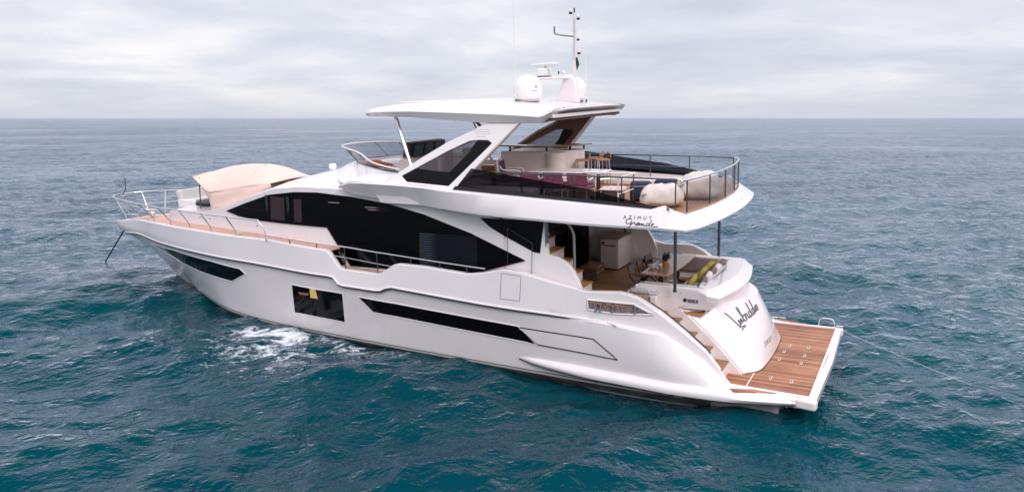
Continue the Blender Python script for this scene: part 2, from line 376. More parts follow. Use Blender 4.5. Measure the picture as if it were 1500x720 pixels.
def hole_plate(outer, hole, fn, thick, side=1):
    """a panel with an opening: (x, z) outlines laid on y = fn(x, z)"""
    bm = bmesh.new(); es = []
    for lp in (outer, hole):
        vv = [bm.verts.new((x, 0, z)) for x, z in lp]
        es += [bm.edges.new((vv[i], vv[(i + 1) % len(vv)])) for i in range(len(vv))]
    bmesh.ops.triangle_fill(bm, use_beauty=True, edges=es)
    bm.verts.index_update(); vs = [v.co.copy() for v in bm.verts]; fs = [[v.index for v in f.verts] for f in bm.faces]
    bd = [(e.verts[0].index, e.verts[1].index) for e in bm.edges if len(e.link_faces) == 1]; bm.free()
    n = len(vs); a = [(p.x, side*fn(p.x, p.z), p.z) for p in vs]; c = [(p.x, side*(fn(p.x, p.z) - thick), p.z) for p in vs]
    return MB().add(a + c, fs + [[i + n for i in f][::-1] for f in fs] + [(i, j, j + n, i + n) for i, j in bd])
def ribbon_text(strokes, to3, r): 
    b = MB()
    for s in strokes: b.tube([to3(*p) for p in bez([(x, y, 0) for x, y in s], 5)] if len(s) > 2 else [to3(x, y) for x, y in s], r, 6)
    return b
# ---------------------------------------------------------------- the sea: one sheet of real waves out to the horizon
def build_sea():
    import numpy as np
    rng = np.random.default_rng(5)
    ey = BOAT @ eye; cx, cy = ey.x, ey.y
    look = (BOAT.to_3x3() @ fw); a0 = math.atan2(look.y, look.x)
    rs = [1.5]
    while rs[-1] < 45000: rs.append(rs[-1] * (1.0105 if rs[-1] < 160 else 1.03 if rs[-1] < 1500 else 1.2))
    rs = np.array(rs)
    fine = np.radians(np.linspace(-46, 46, 560)); coarse = np.radians(np.linspace(46, 314, 150))[1:-1]
    th = np.concatenate([fine, coarse]) + a0
    nr, na = len(rs), len(th)
    RR, TT = np.meshgrid(rs, th, indexing='ij')
    x = cx + RR*np.cos(TT); y = cy + RR*np.sin(TT); z = np.zeros_like(x)
    dx = np.zeros_like(x); dy = np.zeros_like(x)
    wind = a0 + R(18)                                            # crests run across the view
    for k in range(90):
        lam = .7 * (8.0/.7) ** rng.random(); d = wind + rng.normal(0, .75 if lam < 3 else .45)
        amp = .0062 * lam ** .68 * (.6 + .8*rng.random()); ph = rng.random()*6.283; kk = 6.283/lam
        p = kk*(x*math.cos(d) + y*math.sin(d)) + ph
        fade = 1/(1 + (RR/(lam*75))**2)
        z += amp*np.cos(p)*fade; dx -= .75*amp*math.cos(d)*np.sin(p)*fade; dy -= .75*amp*math.sin(d)*np.sin(p)*fade
    for lam, da, amp, ph in ((13, .25, .05, 1.0), (17, -.3, .055, 2.2), (11, .6, .03, 4.0)):
        kk = 6.283/lam; z += amp*np.cos(kk*(x*math.cos(wind + da) + y*math.sin(wind + da)) + ph)/(1 + (RR/900)**2)
    B = np.array(BOAT)                                           # the swell standing up at the bow and drawn down along the quarter
    def swell(bx, by, h, wx, wy):
        c = BOAT @ Vector((bx, by, 0)); ax = (BOAT.to_3x3() @ Vector((1, 0, 0))).xy.normalized()
        u = (x - c.x)*ax.x + (y - c.y)*ax.y; v = -(x - c.x)*ax.y + (y - c.y)*ax.x
        return h*np.exp(-(u/wx)**2 - (v/wy)**2)
    z += swell(24.5, 2.4, .36, 2.2, 5.0) - swell(20.5, 5.0, .14, 2.2, 4.5) - swell(2.2, 2.8, .26, 4.2, 3.2)
    co = np.stack([x + dx, y + dy, z], -1).reshape(-1, 3)
    i = np.arange(nr - 1)[:, None]*na + np.arange(na)[None, :]; j = np.arange(nr - 1)[:, None]*na + (np.arange(na)[None, :] + 1) % na
    q = np.stack([i, j, j + na, i + na], -1).reshape(-1, 4)
    c0 = len(co); co = np.vstack([co, [[cx, cy, 0]]])
    tri = np.stack([np.arange(na), np.full(na, c0), (np.arange(na) + 1) % na], -1)
    me = bpy.data.meshes.new('sea'); nv = len(co); nq = len(q); ntr = len(tri)
    me.vertices.add(nv); me.vertices.foreach_set('co', co.ravel())
    me.loops.add(nq*4 + ntr*3); me.loops.foreach_set('vertex_index', np.concatenate([q.ravel(), tri.ravel()]).astype(np.int32))
    me.polygons.add(nq + ntr); me.polygons.foreach_set('loop_start', np.concatenate([np.arange(nq)*4, nq*4 + np.arange(ntr)*3]).astype(np.int32))
    me.update(calc_edges=True); me.validate()
    me.polygons.foreach_set('use_smooth', np.ones(nq + ntr, dtype=bool))
    o = bpy.data.objects.new('sea', me); COL.objects.link(o); o['kind'] = 'structure'
    if me.polygons[0].normal.z < 0: me.flip_normals()
    m = mat('sea_water', (.0022, .040, .052), .9, spec=0); n, l, b = nodes(m)
    t = n.new('ShaderNodeTexCoord'); geo = n.new('ShaderNodeNewGeometry'); cd = n.new('ShaderNodeCameraData')
    def mth(op, u, v=None, w=None, clamp=False):
        k = n.new('ShaderNodeMath'); k.operation = op; k.use_clamp = clamp
        for i_, s in enumerate((u, v, w)):
            if s is None: continue
            if isinstance(s, (int, float)): k.inputs[i_].default_value = s
            else: l.new(s, k.inputs[i_])
        return k.outputs[0]
    def nz(scale, detail, rough=.5, stretch=(1, 1, 1), rot=0, dist=0):
        mp = n.new('ShaderNodeMapping'); mp.vector_type = 'TEXTURE'; mp.inputs['Rotation'].default_value = (0, 0, rot); mp.inputs['Scale'].default_value = (1, 1/stretch[1], 1); l.new(t.outputs['Object'], mp.inputs[0])
        k = n.new('ShaderNodeTexNoise'); k.inputs['Scale'].default_value = scale; k.inputs['Detail'].default_value = detail; k.inputs['Roughness'].default_value = rough; k.inputs['Distortion'].default_value = dist
        l.new(mp.outputs[0], k.inputs['Vector']); return k.outputs['Fac']
    rot = wind
    r1 = nz(1.5, 3, .5, (1, .6, 1), rot, .25); r2 = nz(4.2, 3, .5, (1, .6, 1), rot + .45, .3); r4 = nz(10.5, 2, .5, (1, .7, 1), rot - .3, .2); r3 = nz(.17, 2, .5, (1, .5, 1), rot + .2)
    hgt = mth('ADD', mth('ADD', mth('MULTIPLY', r1, .19), mth('ADD', mth('MULTIPLY', r2, .10), mth('MULTIPLY', r4, .032))), mth('MULTIPLY', r3, .7))
    bp = n.new('ShaderNodeBump'); bp.inputs['Strength'].default_value = 1; bp.inputs['Distance'].default_value = .95; gust = nz(.028, 3, .55, (1, .45, 1), rot - .15, .5); l.new(mth('MULTIPLY', gust, 1.9), bp.inputs['Distance']); l.new(hgt, bp.inputs['Height']); l.new(bp.outputs[0], b.inputs['Normal'])
    gl = n.new('ShaderNodeBsdfGlossy'); gl.inputs['Color'].default_value = (.87, .88, 1, 1); gl.inputs['Roughness'].default_value = .045; l.new(bp.outputs[0], gl.inputs['Normal'])
    fr = n.new('ShaderNodeFresnel'); fr.inputs[0].default_value = 1.33; l.new(bp.outputs[0], fr.inputs['Normal'])
    # patches of greener and bluer water (depth and bottom), metres wide
    pt = nz(.045, 3, .5, (1, .5, 1), rot); rp = n.new('ShaderNodeValToRGB'); l.new(pt, rp.inputs[0])
    rp.color_ramp.elements[0].position = .35; rp.color_ramp.elements[0].color = (.0005, .037, .053, 1); rp.color_ramp.elements[1].position = .68; rp.color_ramp.elements[1].color = (.0014, .068, .084, 1)
    # foam thrown up along the forward hull, and lone flecks
    def spot(bx, by, rad_x, rad_y):
        c = BOAT @ Vector((bx, by, 0)); mp = n.new('ShaderNodeMapping'); mp.vector_type = 'TEXTURE'
        mp.inputs['Location'].default_value = (c.x, c.y, 0); mp.inputs['Rotation'].default_value = (0, 0, math.atan2(EX.y, EX.x)); mp.inputs['Scale'].default_value = (rad_x, rad_y, 400)
        l.new(t.outputs['Object'], mp.inputs[0]); ln = n.new('ShaderNodeVectorMath'); ln.operation = 'LENGTH'; l.new(mp.outputs[0], ln.inputs[0])
        return mth('SUBTRACT', 1.0, ln.outputs['Value'], clamp=True)
    near = mth('ADD', mth('ADD', mth('MULTIPLY', spot(14.6, 3.7, 1.5, .9), .85), mth('MULTIPLY', spot(13.2, 4.8, 7.5, 4.4), .72)), mth('ADD', mth('MULTIPLY', spot(17.4, 3.0, 1.4, .8), .5), mth('MULTIPLY', spot(11.5, 3.3, 5.5, .8), .30)), clamp=True)
    near = mth('ADD', near, mth('ADD', mth('MULTIPLY', spot(3.1, 3.35, .5, .4), .75), mth('MULTIPLY', spot(7.6, 3.4, .6, .35), .3)), clamp=True)
    fn1 = nz(1.0, 9, .72, (1, .7, 1), rot + .3, .5); fn2 = nz(3.4, 8, .78, (1, .8, 1), rot, .3)
    web = mth('SUBTRACT', 1.0, mth('MULTIPLY', mth('ABSOLUTE', mth('SUBTRACT', fn1, .5)), 6.0), clamp=True)
    fo = mth('ADD', mth('MULTIPLY', web, .40), mth('MULTIPLY', fn2, 1.0))
    thr = mth('SUBTRACT', 1.20, mth('MULTIPLY', near, .60))
    foam = mth('MULTIPLY', mth('MULTIPLY', mth('SUBTRACT', fo, thr), 5.0, clamp=True), mth('MULTIPLY', near, 8.0, clamp=True))
    mx = n.new('ShaderNodeMixRGB'); l.new(foam, mx.inputs[0]); l.new(rp.outputs[0], mx.inputs[1]); mx.inputs[2].default_value = (.78, .80, .82, 1); l.new(mx.outputs[0], b.inputs['Base Color'])
    fac = mth('MULTIPLY', mth('MINIMUM', mth('MAXIMUM', mth('SUBTRACT', mth('MULTIPLY', fr.outputs[0], 1.32), .058), .0), .80), mth('SUBTRACT', 1.0, foam, clamp=True))
    ms_ = n.new('ShaderNodeMixShader'); l.new(fac, ms_.inputs[0]); l.new(b.outputs[0], ms_.inputs[1]); l.new(gl.outputs[0], ms_.inputs[2]); l.new(ms_.outputs[0], n['Material Output'].inputs[0])
    me.materials.append(m)
build_sea()
# ---------------------------------------------------------------- the yacht
yacht = thing('motor_yacht', 'large white motor yacht with black side glazing and teak stern platform, lying on the sea', 'yacht')

def xr(x0, z): return x0 - rake(z)*rw(x0)
def hull_section(x0):
    a, k, s = zw(x0), zk(x0), zs(x0); p = []
    for z in (-1.0, -.5, -.15): p.append(z)
    for i in range(15): p.append(a + (k - .035 - a)*i/14)
    q = [(xr(x0, z), half0(x0, z), z) for z in p]
    for i in range(6):
        z = k + (s - k)*i/5; q.append((xr(x0, z), half0(x0, z + 1e-4), z))
    return q
X0 = sorted(set([1.75 + .1*i for i in range(22)] + [4 + .22*i for i in range(100)] + [r[0] for r in ZS] + [25.3, 25.6, 25.85, 26.05, 26.2, 26.32, 26.42, 26.5, 26.56, 26.59, 26.6]))
X0 = [x for i, x in enumerate(X0) if x <= 26.6]
b = MB(); secs = []
for x in X0:
    q = hull_section(x); secs.append([(q[0][0], 0, -1.1)] + [(p[0], p[1], p[2]) for p in q])
b.loft(secs); b.add(secs[0] + [(1.75, 0, zs(1.75))], [tuple(range(len(secs[0]) + 1))])
hull = b.build('hull', M['gel'], yacht, sharp=38, mirror=True)

# bulwark: capping and inner face down to the deck
def cap_edges(x):
    y = ys(x); w = min(.16, y*.6); return y, y - w
b = MB(); secs = []
xs = [x for x in X0 if 4.0 <= x <= 26.5]
for x in xs:
    y, yi = cap_edges(x); z = zs(x); d = min(deck_z(x), z - .02) if x > 7.2 else 1.9
    xo = xr(x, z); secs.append([(xo, y, z), (xo, y - .02, z + .018), (xo, yi + .02, z + .018), (xo, yi, z), (xo, yi, d - .03)])
b.loft(secs); b.build('bulwark', M['gel'], yacht, pair=True)
b = MB()                                                        # the quarter: hull top from the stairs aft
secs = []
for x in [x for x in X0 if x <= 4.05]:
    y = ys(x); z = zs(x); c = interp([(1.75, .10), (2.4, .18), (3.2, .26), (4.05, .17)], x); secs.append([(x, y, z), (x, y - .04, z + .02), (x, y - c + .03, z + .015), (x, y - c, z - .01), (x, y - c, .4)])
b.loft(secs); b.build('quarter_coaming', M['gel'], yacht, pair=True)
MB().tube([(x, ys(x) - interp([(1.75, .10), (2.4, .18), (3.2, .26), (4.05, .17)], x) + .01, zs(x) + .018) for x in [2.25 + .1*i for i in range(14)]], .022, 8).build('quarter_handrail', M['boot'], yacht, pair=True)

# decks
b = MB(); secs = []
for x in [x for x in X0 if x >= 12.56]:
    y = max(.01, ys(x) - .05); secs.append([(xr(x, zs(x)), y, deck_z(x) + .03), (xr(x, zs(x)), -y, deck_z(x) + .03)])
b.loft(secs); b.build('foredeck', M['teak_p'], yacht)
b = MB().span((7.2, 3.12, 2.38), (12.6, 2.4, 2.42)); b.build('side_deck', M['teak_p'], yacht, pair=True)
MB().prism([(7.3, 2.74, 1.84), (3.75, 2.74, 1.84), (3.4, 2.45, 1.84), (3.4, 1.75, 1.84), (2.6, 1.75, 1.84), (2.6, -1.75, 1.84), (3.4, -1.75, 1.84), (3.4, -2.45, 1.84), (3.75, -2.74, 1.84), (7.3, -2.74, 1.84)], (0, 0, .06)).build('cockpit_sole', M['teak_d'], yacht)

# rub rail along the knuckle
pts = [(xr(x, zk(x)), half0(x, zk(x) + 1e-3) + .004, zk(x) - .005) for x in X0 if 4.4 <= x <= 26.59]
b = MB(); b.tube(pts, .026, 6); b.build('rub_rail', M['gel'], yacht, pair=True)
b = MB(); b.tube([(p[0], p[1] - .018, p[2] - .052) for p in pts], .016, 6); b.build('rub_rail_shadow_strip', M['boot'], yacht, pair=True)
b = MB(); b.tube([pts[0], (4.2, ys(4.2) + .14, pts[0][2] - .02)], .045, 8, r2=.02); b.build('rub_rail_end', M['gel'], yacht, pair=True)

# hull glazing
def hull_window(outline, names=('hull_window', 'window_trim'), m='black', off=.008):
    for side in (1, -1):
        w = patch(outline, hull_half, off, .05, side, .25).build(names[0], M[m], yacht, sharp=60)
        cx = sum(p[0] for p in outline)/len(outline); cz = sum(p[1] for p in outline)/len(outline)
        ring = []
        for (x1, z1), (x2, z2) in zip(outline, outline[1:] + outline[:1]):
            k = max(1, int(abs(x2 - x1)/.3)); ring += [(x1 + (x2 - x1)*i/k, z1 + (z2 - z1)*i/k) for i in range(k)]
        t = MB(); t.tube([(x, side*(hull_half(x, z) + .004), z) for x, z in ring], .016, 6, closed=True)
        t.build(names[1], M['gel'], w)
    return w
hull_window([(23.21,2.04),(21.79,1.72),(19.22,1.60),(17.09,1.56),(16.25,1.91),(16.46,2.05),(17.98,2.12),(20.6,2.16)])
hull_window([(14.17,1.82),(12.17,1.77),(12.32,.88),(14.31,.93)])
hull_window([(11.65,1.74),(6.72,1.49),(6.27,1.07),(11.2,1.33)])
# lamp and bed seen through the square window, crockery on the sill of the long one
sq = [o for o in yacht.children if o.name.startswith('hull_window')][2]
def on_hull(x, z, off=0): return Vector((x, hull_half(x, z) + off, z))
MB().prism([on_hull(13.42,1.78,.012), on_hull(13.2,1.79,.012), on_hull(13.18,1.5,.012), on_hull(13.47,1.5,.012)], (0, .004, 0)).build('cabin_lamp', M['lampshade'], sq)
MB().prism([on_hull(13.95,1.62,.012), on_hull(13.5,1.62,.012), on_hull(13.55,1.56,.012), on_hull(13.9,1.55,.012)], (0, .004, 0)).build('cabin_headboard', M['wood'], sq)
# blank panel behind the long window, mooring hatch outlines
pan = patch([(6.70,1.44),(4.8,1.385),(4.27,1.0),(6.23,1.085)], hull_half, .02, .05, 1, .2).build('hull_panel', M['gel'], yacht, bevel=.012)
b = MB(); o_ = [(6.72,1.46),(4.78,1.405),(4.2,.985),(6.22,1.065)]
b.tube([on_hull(x, z, .008) for (x1, z1), (x2, z2) in zip(o_, o_[1:] + o_[:1]) for x, z in [(x1 + (x2 - x1)*i/6, z1 + (z2 - z1)*i/6) for i in range(6)]], .014, 6, closed=True); b.build('panel_seam', M['boot'], pan)
b = MB(); o_ = [(7.08,2.80),(7.12,2.17),(6.60,2.16),(6.56,2.76)]
b.tube([on_hull(x1 + (x2 - x1)*i/4, z1 + (z2 - z1)*i/4, .001) for (x1, z1), (x2, z2) in zip(o_, o_[1:] + o_[:1]) for i in range(4)], .0065, 5, closed=True); b.build('boarding_hatch_seam', M['print'], yacht)

# mooring pocket in the quarter with its rollers
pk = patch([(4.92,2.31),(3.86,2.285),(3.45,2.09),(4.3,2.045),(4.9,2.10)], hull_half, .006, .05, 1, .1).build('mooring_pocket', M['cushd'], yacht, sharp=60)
b = MB(); o_ = [(4.93,2.32),(3.86,2.295),(3.42,2.085),(4.3,2.035),(4.91,2.09)]
b.tube([on_hull(x1 + (x2 - x1)*i/6, z1 + (z2 - z1)*i/6, .012) for (x1, z1), (x2, z2) in zip(o_, o_[1:] + o_[:1]) for i in range(6)], .02, 6, closed=True); b.build('pocket_rim', M['gel'], pk)
patch([(4.86,2.26),(4.0,2.24),(4.0,2.225),(4.86,2.245)], hull_half, .014, .02, 1, .1).build('teak_batten', M['teak'], pk)
for x in (4.72, 4.62, 4.33, 3.82):
    b = MB(); z = 2.07 + (.02 if x < 4 else 0); b.lathe(on_hull(x, z, .03), [(.035, 0), (.035, .02), (.022, .03), (.022, .14), (.04, .15), (.04, .17)], 10); b.build('roller', M['steel'], pk)

# spray lip swelling out of the side and running aft to the platform
def lip_out(x): return hull_half(max(x, 1.76), .5) if x > 1.76 else 2.5
b = MB(); secs = []
for x in [7.3, 7.1, 6.8, 6.4, 6, 5.4, 4.8, 4.2, 3.6, 3, 2.5, 2.1, 1.75, 1.4, 1, .7, .5, .38]:
    yi = lip_out(x) - .12 if x > 2.4 else 2.5
    t = sstep(7.3, 5.6, x) if x > 5.6 else 1; t = 1 - sstep(5.2, 7.3, x)
    yo = lip_out(x) + .19*t if x > 3 else interp([(.3, 2.70), (.7, 2.82), (1.4, 2.98), (2.1, 3.05), (3, lip_out(3.01) + .19)], x)
    zt, zb_ = interp([(.3, .56), (2, .60), (5, .66), (7.3, .72)], x), interp([(.3, .40), (2, .35), (5, .42), (6.3, .5), (7.3, .70)], x)
    zm = (zt*.45 + zb_*.55)
    secs.append([(x, yi, zt + .02), (x, (yi + yo)/2, zt), (x, yo - .05*t, zt - .04*t - .01), (x, yo, zm), (x, yo - .03*t, zb_ + .02), (x, yo - .09*t, zb_), (x, yi, zb_)])
b.loft(secs, True, True); b.build('spray_lip', M['gel'], yacht, sharp=50, pair=True)
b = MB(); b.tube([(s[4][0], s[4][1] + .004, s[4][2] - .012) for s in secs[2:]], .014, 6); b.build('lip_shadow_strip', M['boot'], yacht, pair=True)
MB().span((.75, 1.9, .02), (2.2, 2.55, .34)).build('trim_tab', M['bottom'], yacht, bevel=.03, pair=True)
bx = [1.8 + .3*i for i in range(72)]
b = MB(); b.loft([[(xr(x, zw(x) - .25 + .32*t), half0(x, zw(x) - .25 + .32*t) + .006, zw(x) - .25 + .32*t) for t in (0, .35, .7, 1)] for x in bx if x < 23.3]); b.build('wet_waterline_band', M['wet'], yacht, pair=True)

# ---------------------------------------------------------------- stern platform
plat = MB().prism([(0, 2.62, .36), (.12, 2.70, .36), (1.9, 2.72, .36), (2.4, 2.5, .36), (2.4, -2.5, .36), (1.9, -2.72, .36), (.12, -2.70, .36), (0, -2.62, .36), (-.05, 0, .36)], (0, 0, .2)).build('swim_platform', M['gel'], yacht, bevel=.03)
MB().prism([(.13, 2.50, .555), (2.4, 2.44, .555), (2.4, -2.44, .555), (.13, -2.50, .555), (.09, 0, .555)], (0, 0, .022)).build('platform_teak', M['teak_red'], plat)
for s in (1, -1):
    MB().prism([(1.95, s*2.58, .565), (.78, s*2.60, .565), (1.62, s*2.86, .565)], (0, 0, .03)).build('side_teak', M['teak_red'], plat)
    MB().tube([(2.0, s*2.49, .585), (.15, s*2.56, .585)], .03, 8).build('toe_rail', M['gel'], plat)
    MB().box((.18, s*2.64, .47), (.42, .2, .21), rz=-s*.12).build('platform_corner', M['gel_in'], plat, bevel=.05, seg=3)
MB().span((.10, -2.52, .55), (.155, 2.52, .582)).build('aft_nosing', M['gel'], plat)
b = MB(); b.box((1.45, 2.0, .5785), (.025, .9, .006)); b.build('platform_seam', M['gel_in'], plat)
for x, y in ((1.03,-.7),(1.08,-.17),(1.09,.42),(.59,-.71),(.59,-.07),(.59,.5),(1.06,1.72),(.61,1.76)):
    f = MB().box((x, y, .581), (.055, .17, .012)).build('chock_plate', M['gel_in'], plat, bevel=.004); MB().box((x, y, .589), (.022, .11, .008)).build('chock_slot', M['rubber'], f)
MB().tube(bez([(.6,-2.74,.56),(.58,-2.76,.70),(.5,-2.77,.76),(.3,-2.77,.76),(.22,-2.76,.70),(.2,-2.74,.56)], 5), .016).build('platform_hoop', M['steel'], plat)
for x, y in ((1.75, -2.8), (1.55, -2.82), (.06, -2.62)):
    b = MB(); b.tube([(x - .09, y, .64), (x + .09, y, .64)], .016); b.tube([(x - .04, y, .55), (x - .04, y, .64)], .013); b.tube([(x + .04, y, .55), (x + .04, y, .64)], .013); b.build('cleat', M['steel'], plat)

# transom: the convex garage door with the yacht's name, its walls and the stairs
def TX(y, z):
    q = (y/1.72)**2; return 1.28 + .12*q + (z - .6)*(.32 + .72*q) + .30*max(0, (abs(y) - 1.15)/.59)**2.5 - .08*math.sin(math.pi*min(1, max(0, (z - .6)/1.4)))
b = MB(); b.grid(lambda u, v: (TX(-1.74 + 3.48*u, .575 + 1.45*v), -1.74 + 3.48*u, .575 + 1.45*v), 46, 18)
b.loft([[(TX(y, 2.02) , y, 2.025), (TX(y, 2.02) + .03, y, 2.05), (max(TX(y, 2.02) + .04, 2.5), y, 2.11)] for y in [-1.74 + 3.48*i/40 for i in range(41)]])
tr = b.build('transom_door', M['gel'], yacht)
for s in (1, -1): MB().tube([(TX(1.72, z) - .012, s*1.725, z) for z in [.58 + .14*i for i in range(11)]], .022, 8).build('door_edge', M['gel'], tr)
MB().tube([(TX(y, .585) - .006, y, .583) for y in [-1.74 + 3.48*i/40 for i in range(41)]], .012, 6).build('door_gasket', M['boot'], tr)
def TXv(x_, y_, *_): return Vector((TX(y_, x_) - .006, y_, x_))
# the name in brush script and the port of registry
def script(strokes, sx, sy, slant, to3, r): return ribbon_text([[((x + slant*y)*sx, y*sy) for x, y in st] for st in strokes], to3, r)
NAME = [[(0,1.55),(.10,1.2),(.22,.5),(.32,.02),(.42,-.1),(.62,.08),(.8,.3)], [(.8,.3),(.62,.42),(.6,.12),(.78,.02),(.92,.2),(.95,.5),(1.0,.15),(1.15,.1)],
        [(1.15,.1),(1.35,.9),(1.4,1.5),(1.28,1.45),(1.25,.6),(1.3,.05),(1.55,.1),(1.62,.5),(1.45,.62),(1.3,.4)], [(1.65,.1),(1.72,.62),(1.76,.5),(1.95,.58),(1.92,.3),(1.98,.05),(2.12,.1)],
        [(2.5,.5),(2.3,.6),(2.2,.3),(2.3,.02),(2.5,.15),(2.6,.9),(2.62,1.5)], [(2.6,.6),(2.58,.1),(2.75,.05)], [(3.1,.5),(2.92,.6),(2.82,.3),(2.92,.02),(3.1,.15),(3.2,.9),(3.22,1.5)], [(3.2,.6),(3.2,.1),(3.35,.08)],
        [(3.38,.1),(3.48,.6)], [(3.48,.6),(3.5,.1),(3.64,.1)], [(3.9,.5),(3.72,.6),(3.64,.25),(3.78,.02),(3.98,.2),(3.9,.5),(4.1,.5)], [(.25,-.2),(1.0,-.32),(.6,-.42),(.3,-.5)]]
def to_tr(y0, z0, n=1.0):
    def f(x, y, *_): yy, zz = y0 - x, z0 + y + .22*x; return Vector((TX(yy, zz) - .006, yy, zz))
    return f
script(NAME, .235, .20, -.05, to_tr(1.27, 1.53), .0155).build('name_lettering', M['print'], tr)
def block_text(body, size, fn, name, m, parent, spacing=1.0):
    c = bpy.data.curves.new(name, 'FONT'); c.body = body; c.size = size; c.extrude = .002; c.space_character = spacing
    o = bpy.data.objects.new(name + '_tmp', c); COL.objects.link(o); dg = bpy.context.evaluated_depsgraph_get(); dg.update()
    me = bpy.data.meshes.new_from_object(o.evaluated_get(dg)); bpy.data.objects.remove(o); bpy.data.curves.remove(c)
    bm = bmesh.new(); bm.from_mesh(me); bmesh.ops.subdivide_edges(bm, edges=bm.edges, cuts=1)
    for v in bm.verts: v.co = fn(v.co.x, v.co.y, v.co.z)
    bmesh.ops.recalc_face_normals(bm, faces=bm.faces); bm.to_mesh(me); bm.free(); me.name = name; me.materials.clear(); me.materials.append(m)
    w = bpy.data.objects.new(name, me); COL.objects.link(w); w.parent = parent; return w
block_text('JERSEY', .15, lambda x, y, z: Vector((TX(.66 - x, .94 + y) - .003 - z, .66 - x, .94 + y)), 'port_lettering', M['print'], tr, 1.35)
b = MB(); b.tube([(TX(1.68 - .32*t, 1.72 + .28*t) - .002, 1.68 - .32*t, 1.72 + .28*t) for t in [i/8 for i in range(9)]], .005, 5); b.build('door_seam', M['print'], tr)

for s in (1, -1):
    wl = MB().prism([(4.2, s*1.80, .58), (4.2, s*1.80, 2.46), (2.62, s*1.80, 2.46), (2.50, s*1.80, 2.25), (TX(1.74, 2.0), s*1.80, 2.0), (TX(1.74, 1.6), s*1.80, 1.6), (TX(1.74, 1.1), s*1.80, 1.1), (TX(1.74, .57), s*1.80, .57)], (0, -s*.065, 0)).build('stair_wall', M['gel'], yacht, sharp=20)
    if s == 1:
        MB().lathe((3.0, 1.803, 2.2), [(.0, 0), (.045, 0), (.045, .012), (0, .012)], 12, (0, 1, 0)).build('shower_knob', M['rubber'], wl)
        MB().box((2.82, 1.805, 2.19), (.24, .012, .085)).build('control_panel', M['print'], wl)
        b = MB(); b.box((2.76, 1.812, 2.19), (.006, .01, .08)); b.build('panel_split', M['gel_in'], wl)
        for i in range(6): MB().lathe((3.95 - .28*i, 1.803, 2.36), [(.012, 0), (.012, .006)], 8, (0, 1, 0)).build('screw_cap', M['steel_d'], wl)
# coaming round the aft sofa: swept along port side, stern and starboard side
path = [(4.1, 1.803, 0), (3.4, 1.803, 0), (2.72, 1.805, .05), (2.52, 1.80, .5), (2.40, 1.70, 1), (2.35, 1.4, 1), (2.26, .9, 1), (2.20, .4, 1), (2.18, 0, 1)]
path = path + [(x, -y, k) for x, y, k in path[:-1][::-1]]
secs = []
for i, (x, y, k) in enumerate(path):
    a, c = Vector(path[max(0, i-1)][:2]), Vector(path[min(len(path)-1, i+1)][:2]); t = (c - a).normalized()
    nrm = Vector((t.y, -t.x)) if Vector((t.y, -t.x)).dot(Vector((x - 3.4, y))) > 0 else Vector((-t.y, t.x))
    def p_(o, z): return (x + nrm.x*o, y + nrm.y*o, z)
    g_ = .24 + .26*k; secs.append([p_(-g_ - .02, 2.10), p_(-g_ + .06, 2.44), p_(-g_ + .09, 2.475), p_(-g_ + .12, 2.48), p_(-.02, 2.49), p_(.0, 2.475), p_(.20*k, 2.49 - .16*k - .03), p_(.215*k, 2.43 - .13*k), p_(.205*k, 2.41 - .16*k), p_(.08*k, 2.28 - .17*k), p_(-.02, 2.0), p_(-.3, 1.9)])
MB().loft(secs, True, True).build('sofa_coaming', M['gel'], yacht, sharp=24)
b = MB().span((2.6, -1.5, 1.9), (3.5, 1.5, 2.05)); b.build('sofa_base', M['gel_in'], yacht)
b = MB(); b.box((3.1, 0, 2.12), (.78, 2.95, .13)); b.build('sofa_seat', M['greyf'], yacht, bevel=.04, seg=3)
b = MB(); b.box((2.78, 0, 2.32), (.14, 2.6, .34), ry=-.2); b.build('sofa_back', M['greyf'], yacht, bevel=.05, seg=3)
for s in (1, -1): MB().box((3.45, s*1.49, 2.28), (1.3, .10, .40)).build('sofa_arm', M['greyf'] if s == 1 else M['brownf'], yacht, bevel=.04, seg=3)
# stern stairs, both quarters
for s in (1, -1):
    for i in range(4):
        z = .87 + .295*i; x = 1.98 + .36*i
        st = MB().span((x, s*1.79, .5), (x + .42, s*2.46, z - .02)).build('stern_step', M['gel_in'], yacht)
        MB().span((x - .015, s*1.815, z - .02), (x + .37, s*2.45, z + .012)).build('tread', M['teak'], st, bevel=.006)
# bench locker and gate beside the sofa
lk = MB().span((3.62, 1.0, 1.9), (4.35, 2.0, 2.28)).build('bench_locker', M['gel_in'], yacht, bevel=.03)
MB().box((3.98, 1.5, 2.31), (.74, 1.0, .07)).build('bench_pad', M['greyf'], lk, bevel=.03, seg=3)
g = MB().tube(bez([(4.2,2.15,1.95),(4.2,2.15,2.36),(4.12,2.15,2.45),(3.85,2.15,2.45),(3.75,2.15,2.36),(3.72,2.15,1.95)], 5), .02).build('stair_gate', M['steel'], yacht)
MB().box((3.96, 2.15, 2.2), (.42, .012, .36)).build('gate_pane', M['smoke'], g)
MB().box((3.74, 2.18, 2.2), (.05, .05, .16)).build('gate_latch', M['cushd'], g)
